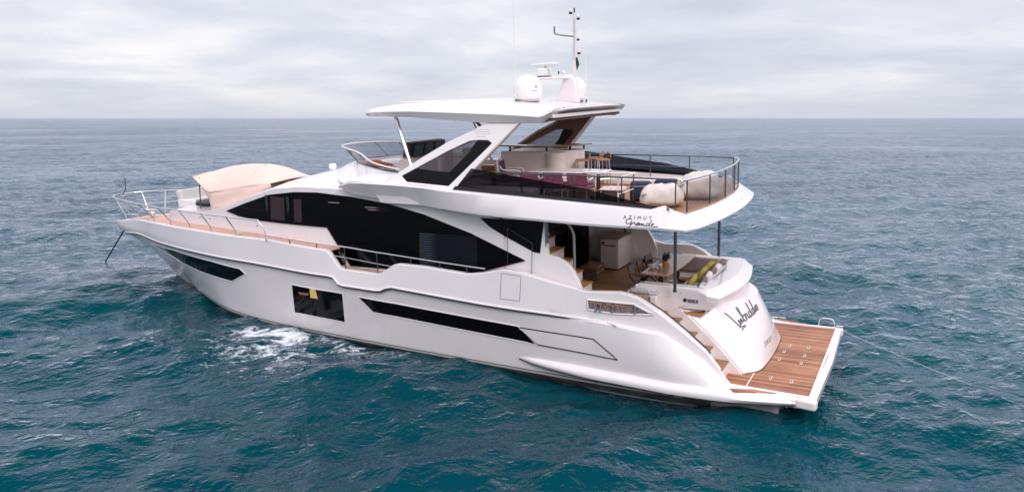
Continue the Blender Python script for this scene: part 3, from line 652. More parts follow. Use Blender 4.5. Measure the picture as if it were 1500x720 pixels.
# ---------------------------------------------------------------- deckhouse
def roof_pt(x, s):                           # s 0 at the side, 1 on the centreline
    zs_, zc_ = interp(ZSIDE, x), smooth(ZC, x); yh = house_half(x, zs_)
    return (x, yh*(1 - s), zs_ + (zc_ - zs_)*(1 - (1 - s)**2.3))
hx = [7.2 + .2*i for i in range(77)] + [22.6]
b = MB(); secs = []
for x in hx:
    zs_ = interp(ZSIDE, x); zd = deck_z(x) - .05 if x > 12.55 else 2.4
    half = [(x, house_half(x, zd + (zs_ - zd)*i/4), zd + (zs_ - zd)*i/4) for i in range(5)] + [roof_pt(x, .0 + (i/12)**1.3) for i in range(1, 13)]
    secs.append(half + [(p[0], -p[1], p[2]) for p in half[:-1][::-1]])
b.loft(secs, False, True); house = b.build('deckhouse', M['gel'], yacht, sharp=45)
# front windscreen strip under the awning
b = MB()
b.grid(lambda u, v: (lambda p: (p[0], p[1], p[2] + .012))((lambda x, s: roof_pt(x, s) if s <= 1 else tuple((roof_pt(x, 2 - s)[0], -roof_pt(x, 2 - s)[1], roof_pt(x, 2 - s)[2])))(16.4 + 1.8*u, .42 + 1.16*v)), 8, 20)
b.build('front_windscreen', M['black'], house)
GL = [(17.99,3.62),(16.88,3.94),(15.62,4.27),(14.48,4.40),(13.51,4.43),(12.17,4.37),(10.78,4.24),(9.65,4.03),(8.19,3.62),(6.64,3.05),(7.79,2.70),(8.29,2.57),(12.22,2.45),(13.12,3.46),(14.28,3.45),(16.45,3.45),(17.29,3.51)]
G2 = [(7.93,4.02),(7.63,3.80),(7.21,3.60),(6.42,3.27),(6.25,3.25),(6.16,4.02)]
# side wall continuing aft of the saloon to the cockpit stairs
for s in (1, -1):
    wl = patch([(7.25, 4.04), (6.14, 4.04), (6.14, 3.26), (5.76, 3.18), (5.55, 3.07), (5.38, 2.9), (5.26, 2.69), (5.12, 2.35), (5.12, 2.0), (7.25, 2.0)], lambda x, z: house_half(x, z), 0, .12, s, .12).build('side_screen', M['gel'], yacht, sharp=50, bevel=.012)
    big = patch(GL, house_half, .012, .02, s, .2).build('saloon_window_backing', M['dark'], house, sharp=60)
    if s == 1:
        for (x1, x2, z1, z2, mm, nm) in ((14.93,15.58,3.53,4.22,'curtain','curtain'),(14.17,14.50,3.53,4.20,'curtain','curtain'),(8.0,9.75,2.72,3.52,'blind','blind')):
            if nm == 'blind':
                bb = MB()
                for k in range(14):
                    z = z1 + (z2 - z1)*k/13; bb.box(((x1 + x2)/2, house_half(9, z) + .022, z), (x2 - x1, .012, .042))
                bb.build(nm, M[mm], big)
            else: patch([(x1, z1), (x2, z1), (x2, z2), (x1, z2)], house_half, .018, .012, s, .1).build(nm, M[mm], big)
        for z, x1, x2 in ((4.12, 10.6, 11.6), (4.06, 10.5, 11.5), (4.2, 12.5, 12.9)): MB().box(((x1 + x2)/2, house_half(11, z) + .02, z), (x2 - x1, .01, .028)).build('ceiling_light_strip', M['brownf'], big)
        for x1, z1, x2, z2 in ((11.3, 2.6, 12.1, 3.0), (10.3, 2.55, 10.9, 2.95)): MB().prism([(x1, house_half(x1, z1) + .02, z1), (x1 + .2, house_half(x1, z1) + .02, z1), (x2, house_half(x2, z2) + .02, z2), (x2 - .12, house_half(x2, z2) + .02, z2)], (0, .004, 0)).build('sofa_glimpse', M['brownf'], big)
    patch(GL, house_half, .04, .008, s, .2).build('saloon_window', M['tint2'], house, sharp=60)
    b2 = patch(G2, house_half, .006, .02, s, .15).build('aft_side_window', M['black'], wl, sharp=60)
    for x, m_ in ((15.72, 'rubber'), (14.72, 'rubber')):
        MB().box((x, s*(house_half(x, 3.85) + .034), 3.86), (.10, .012, .8)).build('window_mullion', M[m_], house)
    b = MB(); b.tube([(7.09, s*2.83, 2.9), (7.08, s*2.80, 3.82)], .008, 5); b.tube([(6.44, s*2.83, 2.75), (6.42, s*2.80, 3.50)], .008, 5); b.tube([(7.08, s*2.80, 3.82), (6.42, s*2.80, 3.50)], .009, 5); b.build('side_gate_frame', M['steel_d'], wl)
    b = MB(); b.box((6.10, s*2.66, 3.0), (.05, .12, 2.1)); b.build('door_pillar', M['steel_d'], wl, bevel=.02)
    b = MB(); b.tube([(14.0, s*(house_half(14, 3.0) + .004), 3.02), (14.0, s*(house_half(14, 3.4) + .004), 3.42)], .006, 5); b.tube([(13.05, s*(house_half(13, 3.4) + .004), 3.42), (12.5, s*(house_half(12.5, 2.5) + .004), 2.5)], .004, 5); b.build('locker_seam', M['gel_in'], house)
    for x in (16.3, 19.1, 19.75): MB().lathe((x, s*(house_half(x, 3.3)), 3.27), [(.022, 0), (.022, .01), (0, .012)], 8, (0, s, 0)).build('deck_light', M['rubber'], house)
# bulkhead with sliding doors at the fore end of the cockpit
MB().span((7.21, -2.6, 1.9), (7.3, 2.6, 4.1)).build('cockpit_bulkhead', M['gel_in'], house)
for y1, y2 in ((-2.3, -.9), (-.87, .53), (.56, 1.75)):
    d = MB().span((7.15, y1, 1.93), (7.19, y2, 3.95)).build('sliding_door', M['black'], yacht)
    b = MB(); b.span((7.13, y1, 1.93), (7.15, y1 + .03, 3.95)); b.build('door_frame', M['steel_d'], d)
MB().tube(bez([(5.95,1.42,1.9),(5.95,1.42,3.2),(5.98,1.42,3.55),(6.15,1.42,3.8),(6.4,1.42,4.0)], 5), .035).build('stair_handrail', M['gel'], yacht)
# stairs from the cockpit up to the flybridge
for i in range(8):
    x, z = 5.06 + .245*i, 2.17 + .27*i
    if z > 4.1: break
    st = MB().span((x + .01, 1.82, z - .26), (x + .32, 2.66, z - .025)).build('fly_stair_step', M['gel_in'], yacht)
    MB().span((x - .02, 1.80, z - .025), (x + .3, 2.66, z)).build('stair_tread', M['teak_d'], st, bevel=.006)
MB().prism([(6.3, 1.80, 1.9), (7.2, 1.80, 1.9), (7.2, 1.80, 4.05), (6.75, 1.80, 4.05), (6.3, 1.80, 3.2)], (0, -.06, 0)).build('stair_inner_wall', M['gel_in'], yacht)
# curved wing screens standing at the starboard side of the cockpit
b = MB(); w = bez([(6.9,-2.62,3.05),(6.35,-2.62,2.98),(5.95,-2.62,2.72),(5.75,-2.62,2.35),(5.65,-2.62,1.9)], 5)
b.loft([[(p.x, -2.62, p.z), (p.x, -2.70, p.z), (7.0, -2.70, p.z), (7.0, -2.62, p.z)] for p in w], True, True); b.build('wing_screen', M['gel'], yacht, sharp=40)
# cockpit bar cabinet
cab = MB().span((5.92, -2.85, 1.93), (6.47, -1.58, 2.80)).build('cockpit_bar', M['gel_in'], yacht, bevel=.02)
MB().prism([(5.89, -2.88, 2.803), (6.52, -2.88, 2.803), (6.52, -1.54, 2.803), (5.89, -1.54, 2.803)], (0, 0, .035)).build('bar_top', M['wood_p'], cab, bevel=.008)
MB().span((6.0, -1.576, 2.60), (6.40, -1.565, 2.63)).build('drawer_slot', M['rubber'], cab); MB().span((6.34, -1.576, 2.66), (6.42, -1.565, 2.72)).build('socket', M['rubber'], cab)
for y in (-2.25, -2.55): MB().lathe((5.918, y, 2.62), [(.018, 0), (.018, .02), (0, .02)], 8, (-1, 0, 0)).build('knob', M['steel'], cab)
MB().span((5.95, -2.85, 1.9), (6.44, -1.62, 1.935)).build('plinth', M['rubber'], cab)
# starboard cockpit lining
b = MB(); b.loft([[(x, -ys(x) + .165, 1.9), (x, -ys(x) + .165, zs(x) - .03)] for x in [3.4 + .2*i for i in range(19)]]); b.build('cockpit_lining', M['gel_in'], yacht)
MB().span((4.0, -2.7, 1.9), (5.6, -2.45, 2.15)).build('side_step', M['gel_in'], yacht, bevel=.02)
MB().box((5.35, -2.44, 2.05), (.3, .02, .1)).build('step_vent', M['rubber'], yacht)

# ---------------------------------------------------------------- flybridge
ZT = [(3.2,4.47),(8.6,4.75),(9.3,4.815),(10,4.85),(11.3,4.865),(11.9,4.84),(12.45,4.70)]
ZB = [(2.6,4.07),(4.83,4.075),(7.54,4.17),(10.1,4.33),(11,4.40),(12,4.50),(12.45,4.68)]
LY = [(3,3.23),(7,3.2),(8,3.13),(9,2.98),(10.1,2.74),(11,2.735),(12,2.70),(12.45,2.655)]
RY = [(3,3.12),(9,3.12),(10,3.10),(11.3,3.0),(11.9,2.86),(12.45,2.665)]
def cs(x):                                        # (lip, face, ridge, inner top, inner foot)
    ly, zb_, ry, zt = interp(LY, x), interp(ZB, x), interp(RY, x), interp(ZT, x)
    iy = ry - .24 if x < 11.6 else ry - .02
    return [(x, min(ly, 2.7) - .25, zb_ + .03), (x, ly, zb_), (x, ly + .015, zb_ + .05), (x, ry, zt - .05), (x, ry - .035, zt), (x, iy, zt), (x, iy - .01, 4.3 if x < 11 else zt - .1)]
half = [cs(x) for x in [12.45,12.3,12.1,11.9,11.6,11.3,10.9,10.5,10.1,9.7,9.3,8.9,8.6,8.2,7.8,7.4,7,6.5,6,5.5,5,4.5,4,3.6,3.42]]
half.append([(3.1,2.45,4.10),(3.1,3.23,4.07),(3.1,3.245,4.12),(3.14,3.10,4.52),(3.14,3.06,4.565),(3.16,2.88,4.55),(3.17,2.87,4.3)])
half.append([(2.9,2.4,4.10),(2.60,3.28,4.07),(2.60,3.29,4.11),(2.98,2.92,4.44),(2.99,2.90,4.46),(3.0,2.84,4.46),(3.02,2.83,4.3)])
for (lx, ly, rx, ry) in ((2.44,2.85,2.74,2.66),(2.36,2.4,2.68,2.2),(2.27,1.7,2.60,1.6),(2.215,1.0,2.55,.95),(2.19,.4,2.53,.4),(2.185,0,2.525,0)):
    half.append([(lx + .5, ly*.95, 4.10),(lx, ly, 4.07),(lx - .008, ly, 4.10),(rx - .03, ry, 4.325),(rx, ry, 4.34),(rx + .04, ry, 4.34),(rx + .06, ry, 4.3)])
secs = half + [[(p[0], -p[1], p[2]) for p in q] for q in half[:-1][::-1]]
coam = MB().loft(secs).build('flybridge_coaming', M['gel'], yacht, sharp=28)
# overhang slab: white soffit and teak deck
edge = [(q[1][0] + .02, q[1][1] - .10) for q in half if q[1][0] < 10.2]
ol = edge + [(x, -y) for x, y in edge[:-1][::-1]]
MB().prism([(x, y, 4.085 if x < 5 else 4.085 + (x - 5)*.035) for x, y in ol], (0, 0, .03)).build('overhang_soffit', M['gel_in'], yacht)
e2 = [(q[-1][0] + .01, min(q[-1][1], 2.9 if q[1][0] < 9.2 else 2.4)) for q in half if q[1][0] < 11.2]
ol = e2 + [(x, -y) for x, y in e2[:-1][::-1]]
MB().prism([(x, y, 4.2) for x, y in ol], (0, 0, .13)).build('flybridge_deck', M['teak'], yacht)
MB().span((11, -2.2, 4.45), (13.3, 2.2, 4.6)).build('flybridge_fore_deck', M['nonskid'], yacht)
# lettering on the side of the overhang
def side_face(x, z):
    zb_, zt = interp(ZB, x), interp(ZT, x); t = (z - zb_ - .05)/(zt - .1 - zb_); return interp(LY, x) + .015 + (interp(RY, x) - interp(LY, x) - .015)*t
block_text('AZIMUT', .105, lambda x, y, z: Vector((3.985 - x, side_face(3.985 - x, 4.275 + y) + .003 + z, 4.275 + y)), 'builder_lettering', M['ink'], coam, 1.95)
GR = [[(.6,.8),(.35,1.0),(.05,.75),(.1,.35),(.4,.3),(.6,.5),(.62,.6),(.58,.1),(.4,-.3)], [(.55,.05),(.85,.45),(.95,.5),(1.0,.4),(1.1,.12)], [(1.1,.12),(1.45,.45),(1.25,.4),(1.2,.15),(1.4,.15),(1.52,.42),(1.55,.12)],
      [(1.55,.12),(1.75,.42),(1.78,.12),(1.95,.36),(2.02,.12),(2.15,.12)], [(2.55,.4),(2.3,.42),(2.2,.2),(2.35,.1),(2.55,.3),(2.72,.9)], [(2.72,.9),(2.55,.15),(2.72,.1)], [(2.75,.2),(3.0,.38),(2.85,.45),(2.78,.2),(2.95,.06),(3.5,.12)]]
def gr3(x, y, *_): X, Z = 3.93 - x, 4.135 + y; return Vector((X, side_face(X, Z) + .004, Z))
script(GR, .21, .155, .1, gr3, .0085).build('script_lettering', M['ink'], coam)
for s in (1, -1): MB().lathe((3.05, s*3.0, 4.5), [(.03, 0), (.045, .01), (.03, .02), (0, .02)], 10, (0, s, .6)).build('deck_fitting', M['steel_d'], coam)
MB().lathe((2.36, -.9, 4.2), [(.025, 0), (.025, .012), (0, .012)], 10, (-.6, 0, .8)).build('stern_light', M['rubber'], coam)
for s in (1, -1): MB().lathe((3.17, s*2.05, 2.44), [(.05, 0), (.05, .02), (.038, .03), (.036, 1.66)], 14).build('overhang_post', M['steel_d'], yacht)

# fairing carrying the fly windscreen
B_ = [(8.5,3.0,4.72),(9.3,3.0,4.79),(10,2.97,4.835),(11,2.92,4.85),(11.8,2.78,4.83),(12.4,2.52,4.74),(13.1,1.95,4.84),(13.75,1.1,4.96),(13.95,.55,4.995),(14.0,0,5.0)]
T_ = [(8.5,2.88,4.735),(9.3,2.5,4.9),(10,2.25,5.0),(11,2.06,5.03),(11.6,1.93,5.09),(12.25,1.66,5.16),(12.85,1.28,5.2),(13.3,.75,5.2),(13.42,.38,5.2),(13.45,0,5.2)]
half = [[b0, tuple((Vector(b0)*.6 + Vector(t0)*.4) + Vector((0, 0, .035))), tuple((Vector(b0)*.2 + Vector(t0)*.8) + Vector((0, 0, .02))), t0, (t0[0] - (.06 if t0[0] > 12.4 else 0), max(0, t0[1] - .07), t0[2] - .02), (t0[0] - .1 if t0[0] > 12.4 else t0[0], max(0, t0[1] - .09), 4.4)] for b0, t0 in zip(bez(B_, 4), bez(T_, 4))]
half = [[tuple(p) for p in q] for q in half]
MB().loft(half).build('windscreen_fairing', M['gel'], yacht, sharp=60, mirror=True)
BT = bez([(10.85,2.05,5.02),(11.55,1.93,5.08),(12.25,1.66,5.15),(12.85,1.28,5.19),(13.3,.75,5.19),(13.45,0,5.19)], 5)
TT = bez([(10.75,2.08,5.10),(11.75,1.93,5.25),(12.45,1.68,5.50),(13.3,1.28,5.61),(13.85,.75,5.64),(14.0,0,5.66)], 5)
BT = BT + [Vector((p.x, -p.y, p.z)) for p in BT[:-1][::-1]]; TT = TT + [Vector((p.x, -p.y, p.z)) for p in TT[:-1][::-1]]
ws = MB().loft([[a, c] for a, c in zip(BT, TT)]).build('fly_windscreen', M['clear'], yacht)
MB().tube(TT, .024, 8).build('windscreen_rail', M['gel'], ws); MB().tube(BT, .022, 6).build('windscreen_gasket', M['rubber'], ws)
for i in (10, 15, 20, 30, 35, 40): MB().tube([BT[i], TT[i]], .018, 6).build('windscreen_post', M['steel_d'], ws)
# helm, helm seats, forward sunpad
hp = MB().prism([(11.9,-.9,4.5),(11.9,-.9,5.1),(11.45,-.9,5.42),(11.2,-.9,5.12),(11.0,-.9,4.5)], (0, 1.7, 0)).build('helm_console', M['gel_in'], yacht, bevel=.03)
sc_ = MB().prism([(11.62,-1.0,5.26),(11.5,-1.0,5.74),(11.28,-1.0,5.70),(11.36,-1.0,5.22)], (0, 1.8, 0)).build('instrument_hood', M['rubber'], yacht, bevel=.03)
for y in (-.62, -.1, .42): MB().prism([(11.335, y - .22, 5.28), (11.335, y + .22, 5.28), (11.262, y + .22, 5.65), (11.262, y - .22, 5.65)], (-.006, 0, -.001)).build('screen', M['screen'], sc_)
MB().box((12.6, .3, 4.83), (1.1, 2.2, .4)).build('fly_sunpad', M['whitef'], yacht, bevel=.08, seg=3)
MB().box((12.05, -.9, 5.02), (.35, 1.3, .4)).build('sunpad_backrest', M['gel_in'], yacht, bevel=.06, seg=3)
MB().box((11.86, -.75, 5.06), (.02, .9, .13)).build('console_recess', M['rubber'], yacht)
for y in (.9, -.3): 
    s_ = MB().box((10.35, y, 4.85), (.55, .62, .16)).build('helm_seat', M['whitef'], yacht, bevel=.05, seg=3); MB().box((10.05, y, 5.2), (.14, .6, .62), ry=-.12).build('seat_back', M['whitef'], s_, bevel=.05, seg=3); MB().lathe((10.35, y, 4.33), [(.16, 0), (.06, .05), (.06, .5)], 12).build('seat_pedestal', M['steel'], s_)

# side arches that carry the hardtop
def AY(x, z): return 2.95 - .35*(z - 4.7)
AO = [(10.60,4.86),(10.21,5.13),(9.5,5.53),(8.82,5.89),(8.3,6.10),(7.80,6.32),(6.90,6.32),(8.5,4.68)]
AH = [(10.14,5.02),(9.95,4.88),(8.66,4.81),(7.58,5.84),(7.68,5.90),(7.98,5.91),(8.21,5.89),(8.83,5.64)]
for s in (1, -1):
    ar = hole_plate(AO, AH, AY, .2, s).build('hardtop_arch', M['gel'], yacht, bevel=.02)
    li = hole_plate([(10.4,4.92),(9.5,5.46),(8.82,5.82),(8.3,6.03),(7.82,6.28),(6.96,6.28),(8.5,4.74)], [(x, z) for x, z in AH], lambda x, z: AY(x, z) - .203, .012, s).build('arch_lining', M['taupe'], ar)
    pane = patch(AH, AY, -.03, .012, s, .3).build('arch_glass', M['tint'], ar)
    fr = patch([(8.66,4.81),(9.95,4.88),(10.14,5.02),(9.72,5.22),(9.1,5.16),(8.45,5.13)], AY, -.024, .004, s, .3).build('arch_glass_lower_band', M['black'], pane)
    patch([(8.66,4.82),(8.45,5.14),(7.95,5.62),(7.58,5.84),(7.98,5.91),(8.18,5.88)][:1] + [(9.0,4.84),(8.2,5.62),(8.05,5.86),(7.98,5.91),(7.68,5.90),(7.58,5.84)], AY, -.022, .004, s, .1).build('arch_glass_edge_band', M['black'], pane)
    MB().tube([(8.52,s*(AY(0,4.70) + .0),4.70),(6.92,s*AY(0,6.3),6.3)], .03, 8).build('arch_edge', M['gel_in'], ar)
    b = MB(); b.tube([(8.15,s*2.3,6.36),(7.9,s*2.32,6.14)], .035); b.build('arch_strut', M['rubber'], ar)
    b = MB(); b.tube([(10.95,s*1.85,6.5),(10.30,s*2.08,5.0)], .05, 10); b.build('hardtop_strut', M['steel'], yacht)
for i, (x, z, w) in enumerate(((7.95,6.16,.5),(7.9,6.11,.45),(7.85,6.06,.4),(7.9,6.0,.3))):   # pale line drawing on the arch shoulder
    MB().box((x, AY(x, z) + .002, z), (w, .004, .008), rx=.33).build('arch_engraving', M['greyf'], [o for o in yacht.children if o.name.startswith('hardtop_arch')][0])

# hardtop
HW = [(6.0,2.42),(6.3,2.5),(8,2.5),(10,2.44),(10.8,2.33),(11.5,2.08),(12.1,1.68),(12.5,1.25),(12.8,.78),(12.95,.35),(13.0,.02)]
HZ = [(6.0,6.63),(7,6.76),(8,6.85),(10,6.87),(11.5,6.81),(12.5,6.68),(13,6.57)]
HB = [(6.0,6.54),(6.27,6.30),(6.3,6.29),(8,6.335),(10,6.48),(11,6.51),(13,6.53)]
secs = []
for x in [13,12.97,12.93,12.85,12.75,12.6,12.4,12.1,11.8,11.4,11,10.5,10,9.5,9,8.5,8,7.5,7,6.6,6.3,6.2,6.1,6.0]:
    w, zt, zb_ = interp(HW, x), smooth(HZ, x), interp(HB, x); ze = zb_ + (zt - zb_)*.45
    h_ = [(x, w*k, zt - d*(zt - zb_)) for k, d in ((0, 0), (.4, .01), (.7, .05), (.86, .14), (.95, .3))] + [(x, w*.995, ze), (x, w, ze - .02), (x, w*.965, zb_), (x, w*.80, zb_ + .02), (x, w*.75, zb_ + .10*min(1, w)), (x, 0, zb_ + .11*min(1, w))]
    secs.append(h_)
ht = MB().loft(secs).build('hardtop', M['gel'], yacht, sharp=40, mirror=True)
x, w = 6.3, 2.5                                    # aft end: rounded lip, dark slot, white beam, brown soffit
lip = []
for k in range(25):
    y = -2.42 + 4.84*k/24; f = max(0, 1 - (abs(y)/2.5)**6); xe = 5.93 + .1*(1 - f); zt = smooth(HZ, 6.1) - .05*(abs(y)/2.4)**4
    lip.append([(6.1, y, zt + .005), (xe + .05, y, zt - .008), (xe, y, zt - .03), (xe + .02, y, zt - .065), (6.1, y, zt - .07)])
MB().loft(lip, True, True).build('hardtop_aft_lip', M['gel'], ht, sharp=50)
MB().span((6.16, -2.3, 6.33), (6.31, 2.3, 6.56)).build('hardtop_slot', M['taupe'], ht)
MB().span((6.04, -2.15, 6.40), (6.15, 2.28, 6.49)).build('hardtop_beam', M['gel'], ht, bevel=.02)
MB().prism([(6.10, -2.25, 6.345), (6.10, 2.25, 6.345), (7.6, 2.2, 6.37), (7.6, -2.2, 6.37)], (0, 0, .03)).build('hardtop_soffit', M['taupe'], ht)
b = MB().span((8.9, -1.3, 6.845), (11.2, 1.3, 6.885)); b.build('sunroof_panel', M['gel'], ht, bevel=.015)
for y in (1.4, -.2): MB().lathe((7.9, y, 6.82), [(.12, 0), (.12, .03), (.05, .05), (0, .05)], 14).build('speaker_puck', M['plastic'], ht)

# radomes, radar, mast and whips
def radome(c, r, h):
    p = [(r*.75, 0), (r*.8, .05), (r*.93, .06), (r*.97, .11), (r, .2), (r, h*.45)] + [(r*math.cos(a), h*.45 + (h*.55)*math.sin(a)) for a in [i*math.pi/2/9 for i in range(1, 10)]]
    d = MB().lathe(c, p, 28).build('satellite_dome', M['plastic'], yacht, sharp=50)
    MB().lathe((c[0], c[1], c[2] - .06), [(r*.5, 0), (r*.72, .02), (r*.72, .07)], 20).build('dome_base', M['steel_d'], d)
    MB().lathe((c[0], c[1], c[2] + .06), [(r*.985, 0), (r*.99, .05)], 28).build('dome_seam', M['gel_in'], d)
    for k in range(3): MB().lathe((c[0] + .3*r*math.cos(k*2.1 + 1), c[1] + .8*r*math.sin(k*2.1 + 1), c[2] - .09), [(.02, 0), (.02, .1)], 8).build('dome_bolt', M['rubber'], d)
    return d
d = radome((7.42, .86, 6.80), .375, .66)
def domeside(x, y, z): 
    a = math.atan2(1, -.62) + x; return Vector((7.42 + .378*math.cos(a), .86 + .378*math.sin(a), 6.80 + y))
b = MB(); b.tube([domeside(.42, .36, 0), domeside(.55, .36, 0)], .012, 5); b.tube([domeside(.2, .25, 0), domeside(.6, .25, 0)], .006, 5); b.build('dome_marking', M['steel_d'], d)
d2 = radome((6.95, -.95, 6.76), .36, .64)
mst = MB().prism([(7.25, -.30, 6.74), (6.55, -.30, 6.70), (6.62, -.30, 7.30), (6.72, -.30, 7.44), (6.98, -.30, 7.44), (7.02, -.30, 7.20)], (0, -.22, 0)).build('mast_fin', M['gel'], yacht, bevel=.05, seg=3)
MB().prism([(7.72, -.05, 7.34), (7.66, .25, 7.34), (7.2, .25, 7.34), (6.75, -.3, 7.34), (6.75, -.5, 7.34), (7.3, -.45, 7.34)], (0, 0, .06)).build('radar_shelf', M['gel'], mst, bevel=.02)
rp = MB().box((7.36, .02, 7.52), (.3, .34, .2)).build('radar_pedestal', M['plastic'], yacht, bevel=.04, seg=3); MB().box((7.36, .02, 7.415), (.27, .31, .03)).build('pedestal_gasket', M['rubber'], rp)
MB().box((7.36, .02, 7.72), (.14, 1.08, .085), rz=R(62)).build('radar_scanner', M['plastic'], rp, bevel=.035, seg=3); MB().lathe((7.36, .02, 7.62), [(.06, 0), (.06, .07)], 10).build('radar_spindle', M['plastic'], rp)
b = MB(); b.tube([(6.70, -.42, 7.4), (6.68, -.42, 8.15), (6.66, -.42, 9.02)], .05, 8, r2=.035); b.tube([(6.58, -.30, 7.9), (6.57, -.30, 8.92)], .028, 6); b.build('mast_pole', M['gel'], mst)
for z, dy, dx in ((9.0, .08, .05), (8.86, -.1, -.08), (8.33, -.1, -.06), (7.98, -.12, -.08)):
    ml = MB().lathe((6.68 + dx, -.42 + dy, z), [(.03, -.02), (.05, 0), (.05, .03), (.02, .035)], 10).build('mast_light', M['rubber'], mst); MB().lathe((6.68 + dx, -.42 + dy, z + .035), [(.035, 0), (.035, .06), (.01, .08)], 10).build('light_lens', M['plastic'], ml); MB().tube([(6.68, -.42, z), (6.68 + dx, -.42 + dy, z)], .012, 6).build('light_bracket', M['gel'], ml)
MB().tube([(6.66, -.42, 9.0), (6.66, -.42, 9.14)], .02, 6).build('mast_cap', M['rubber'], mst)
MB().tube(bez([(6.68,-.42,8.42),(6.95,-.2,8.46),(7.08,-.12,8.50),(7.1,-.11,8.56),(7.1,-.11,8.66)], 4), .02, 6).build('anemometer_arm', M['steel_d'], mst)
MB().lathe((7.1, -.11, 8.66), [(.02, 0), (.05, .02), (.05, .05), (.02, .07), (.03, .09)], 8).build('anemometer', M['plastic'], mst)
MB().prism([(6.64,-.47,7.55), (6.58,-.5,7.7), (6.64,-.5,7.9), (6.68,-.47,7.85)], (.0, -.02, 0)).build('furled_flag', M['greenl'], mst)
MB().lathe((6.85, -.2, 7.50), [(.02, 0), (.05, .03), (.05, .1), (.0, .12)], 10, (.6, .8, 0)).build('horn', M['plastic'], mst); MB().lathe((6.97, -.04, 7.5), [(.045, 0), (.0, .005)], 10, (.6, .8, 0)).build('horn_mouth', M['rubber'], mst)
for x, y, z, h in ((7.6, 1.2, 6.78, 2.5), (6.75, -1.35, 6.70, 2.1)):
    b = MB(); b.tube([(x, y, z), (x, y, z + h*.35)], .014, 6); b.tube([(x, y, z + h*.35), (x, y, z + h)], .009, 5, r2=.005); w_ = b.build('whip_aerial', M['plastic'], yacht); MB().lathe((x, y, z - .04), [(.03, 0), (.03, .1), (.015, .12)], 8).build('aerial_base', M['steel_d'], w_)
MB().lathe((15.55, -.6, 4.62), [(.05, 0), (.04, .1), (.0, .1)], 10).build('searchlight_foot', M['plastic'], house); MB().box((15.55, -.6, 4.84), (.22, .2, .2)).build('searchlight', M['plastic'], house, bevel=.06, seg=3)

# flybridge side screens, rails
for s in (1, -1):
    sg = patch([(8.45,4.72),(7.93,5.27),(4.9,4.86),(3.22,4.50),(5.5,4.58),(8.0,4.70)], lambda x, z: 2.98, 0, .012, s, .3).build('fly_side_glass', M['tint3'], yacht)
    MB().prism([(8.5,s*2.99,4.72),(3.25,s*2.99,4.46),(3.25,s*2.99,4.50),(3.6,s*2.99,4.56),(8.4,s*2.99,4.83)], (0, s*.012, 0)).build('glass_channel', M['rubber'], sg)
    rl = MB().tube([(8.0,s*2.70,5.16),(6.0,s*2.70,5.13),(4.0,s*2.70,5.11),(2.95,s*2.66,5.08)], .02, 8).build('fly_side_rail', M['steel_d'], yacht)
    MB().tube([(7.9,s*2.70,4.86),(6.0,s*2.70,4.83),(4.2,s*2.70,4.80)], .011, 6).build('mid_rail', M['steel_d'], rl)
    for x in (6.7, 5.35, 4.2, 2.98): MB().tube([(x, s*2.70, 5.1), (x, s*2.72, 4.35)], .017, 6).build('rail_post', M['steel_d'], rl)
cr = bez([(2.95,2.66,5.08),(2.80,2.55,5.06),(2.62,1.3,5.05),(2.56,0,5.05),(2.62,-1.3,5.05),(2.80,-2.55,5.06),(2.95,-2.66,5.08)], 6)
ar_ = MB().tube(cr, .022, 8).build('fly_aft_rail', M['steel'], yacht)
for y in (2.5, 1.25, 0, -1.25, -2.5):
    x = 2.56 + .24*(abs(y)/2.55)**2; p = MB().tube([(x, y, 5.05), (x, y, 4.33)], .019, 8).build('rail_post', M['steel_d'], ar_); MB().lathe((x, y, 4.335), [(.045, 0), (.045, .02), (.02, .03)], 10).build('post_foot', M['steel'], p)
for y1, y2 in ((1.32, 2.43), (.07, 1.18), (-1.18, -.07), (-2.43, -1.32)):
    x1, x2 = (2.56 + .24*(abs(y)/2.55)**2 for y in (y1, y2)); MB().prism([(x1, y1, 4.40), (x2, y2, 4.40), (x2, y2, 5.0), (x1, y1, 5.0)], (.008, 0, 0)).build('rail_pane', M['smoke'], ar_)
g = MB().tube(bez([(4.3,2.66,4.35),(4.3,2.66,4.98),(4.3,2.6,5.08),(4.3,1.7,5.08),(4.36,1.62,5.08),(5.6,1.62,5.08)], 4), .018).build('stairwell_guard', M['gel'], yacht)
MB().tube([(4.3,2.66,4.72),(4.3,1.66,4.72)], .012).build('guard_mid_rail', M['gel'], g); MB().tube([(4.3,1.66,5.06),(4.3,1.66,4.35)], .016).build('guard_post', M['steel_d'], g)
# fly bar
bar = MB().prism([(9.15,-.62,4.33),(7.7,-.62,4.33),(7.05,-1.35,4.33),(7.05,-1.9,4.33),(9.15,-1.9,4.33)], (0, 0, 1.05)).build('fly_bar', M['gel_in'], yacht, bevel=.03)
b = MB(); b.prism([(9.3,-.5,5.53),(7.55,-.48,5.50),(6.85,-1.3,5.50),(6.85,-1.95,5.50),(7.2,-1.95,5.50),(7.25,-1.5,5.50),(7.8,-.95,5.50),(9.3,-.95,5.53)], (0, 0, .04)); b.build('fly_bar_top', M['wood'], bar, bevel=.01)
for x, y in ((7.75,-.8),(7.25,-1.3),(8.9,-.75),(7.02,-1.75)): MB().tube([(x, y, 5.37), (x, y, 5.51)], .03, 8).build('bar_top_post', M['rubber'], bar)
MB().lathe((7.35,-.62,4.33), [(.28, 0), (.28, .98), (.29, 1.0), (.29, 1.03), (0, 1.03)], 24).build('bar_drum', M['gel_in'], bar)
MB().span((4.0, -2.80, 4.33), (6.9, -2.0, 4.5)).build('fly_side_settee', M['prints'] if False else M['gel_in'], yacht, bevel=.04, seg=3)
MB().span((7.2, -2.8, 4.33), (8.4, 1.0, 4.36)).build('fly_carpet', M['nonskid'], yacht)
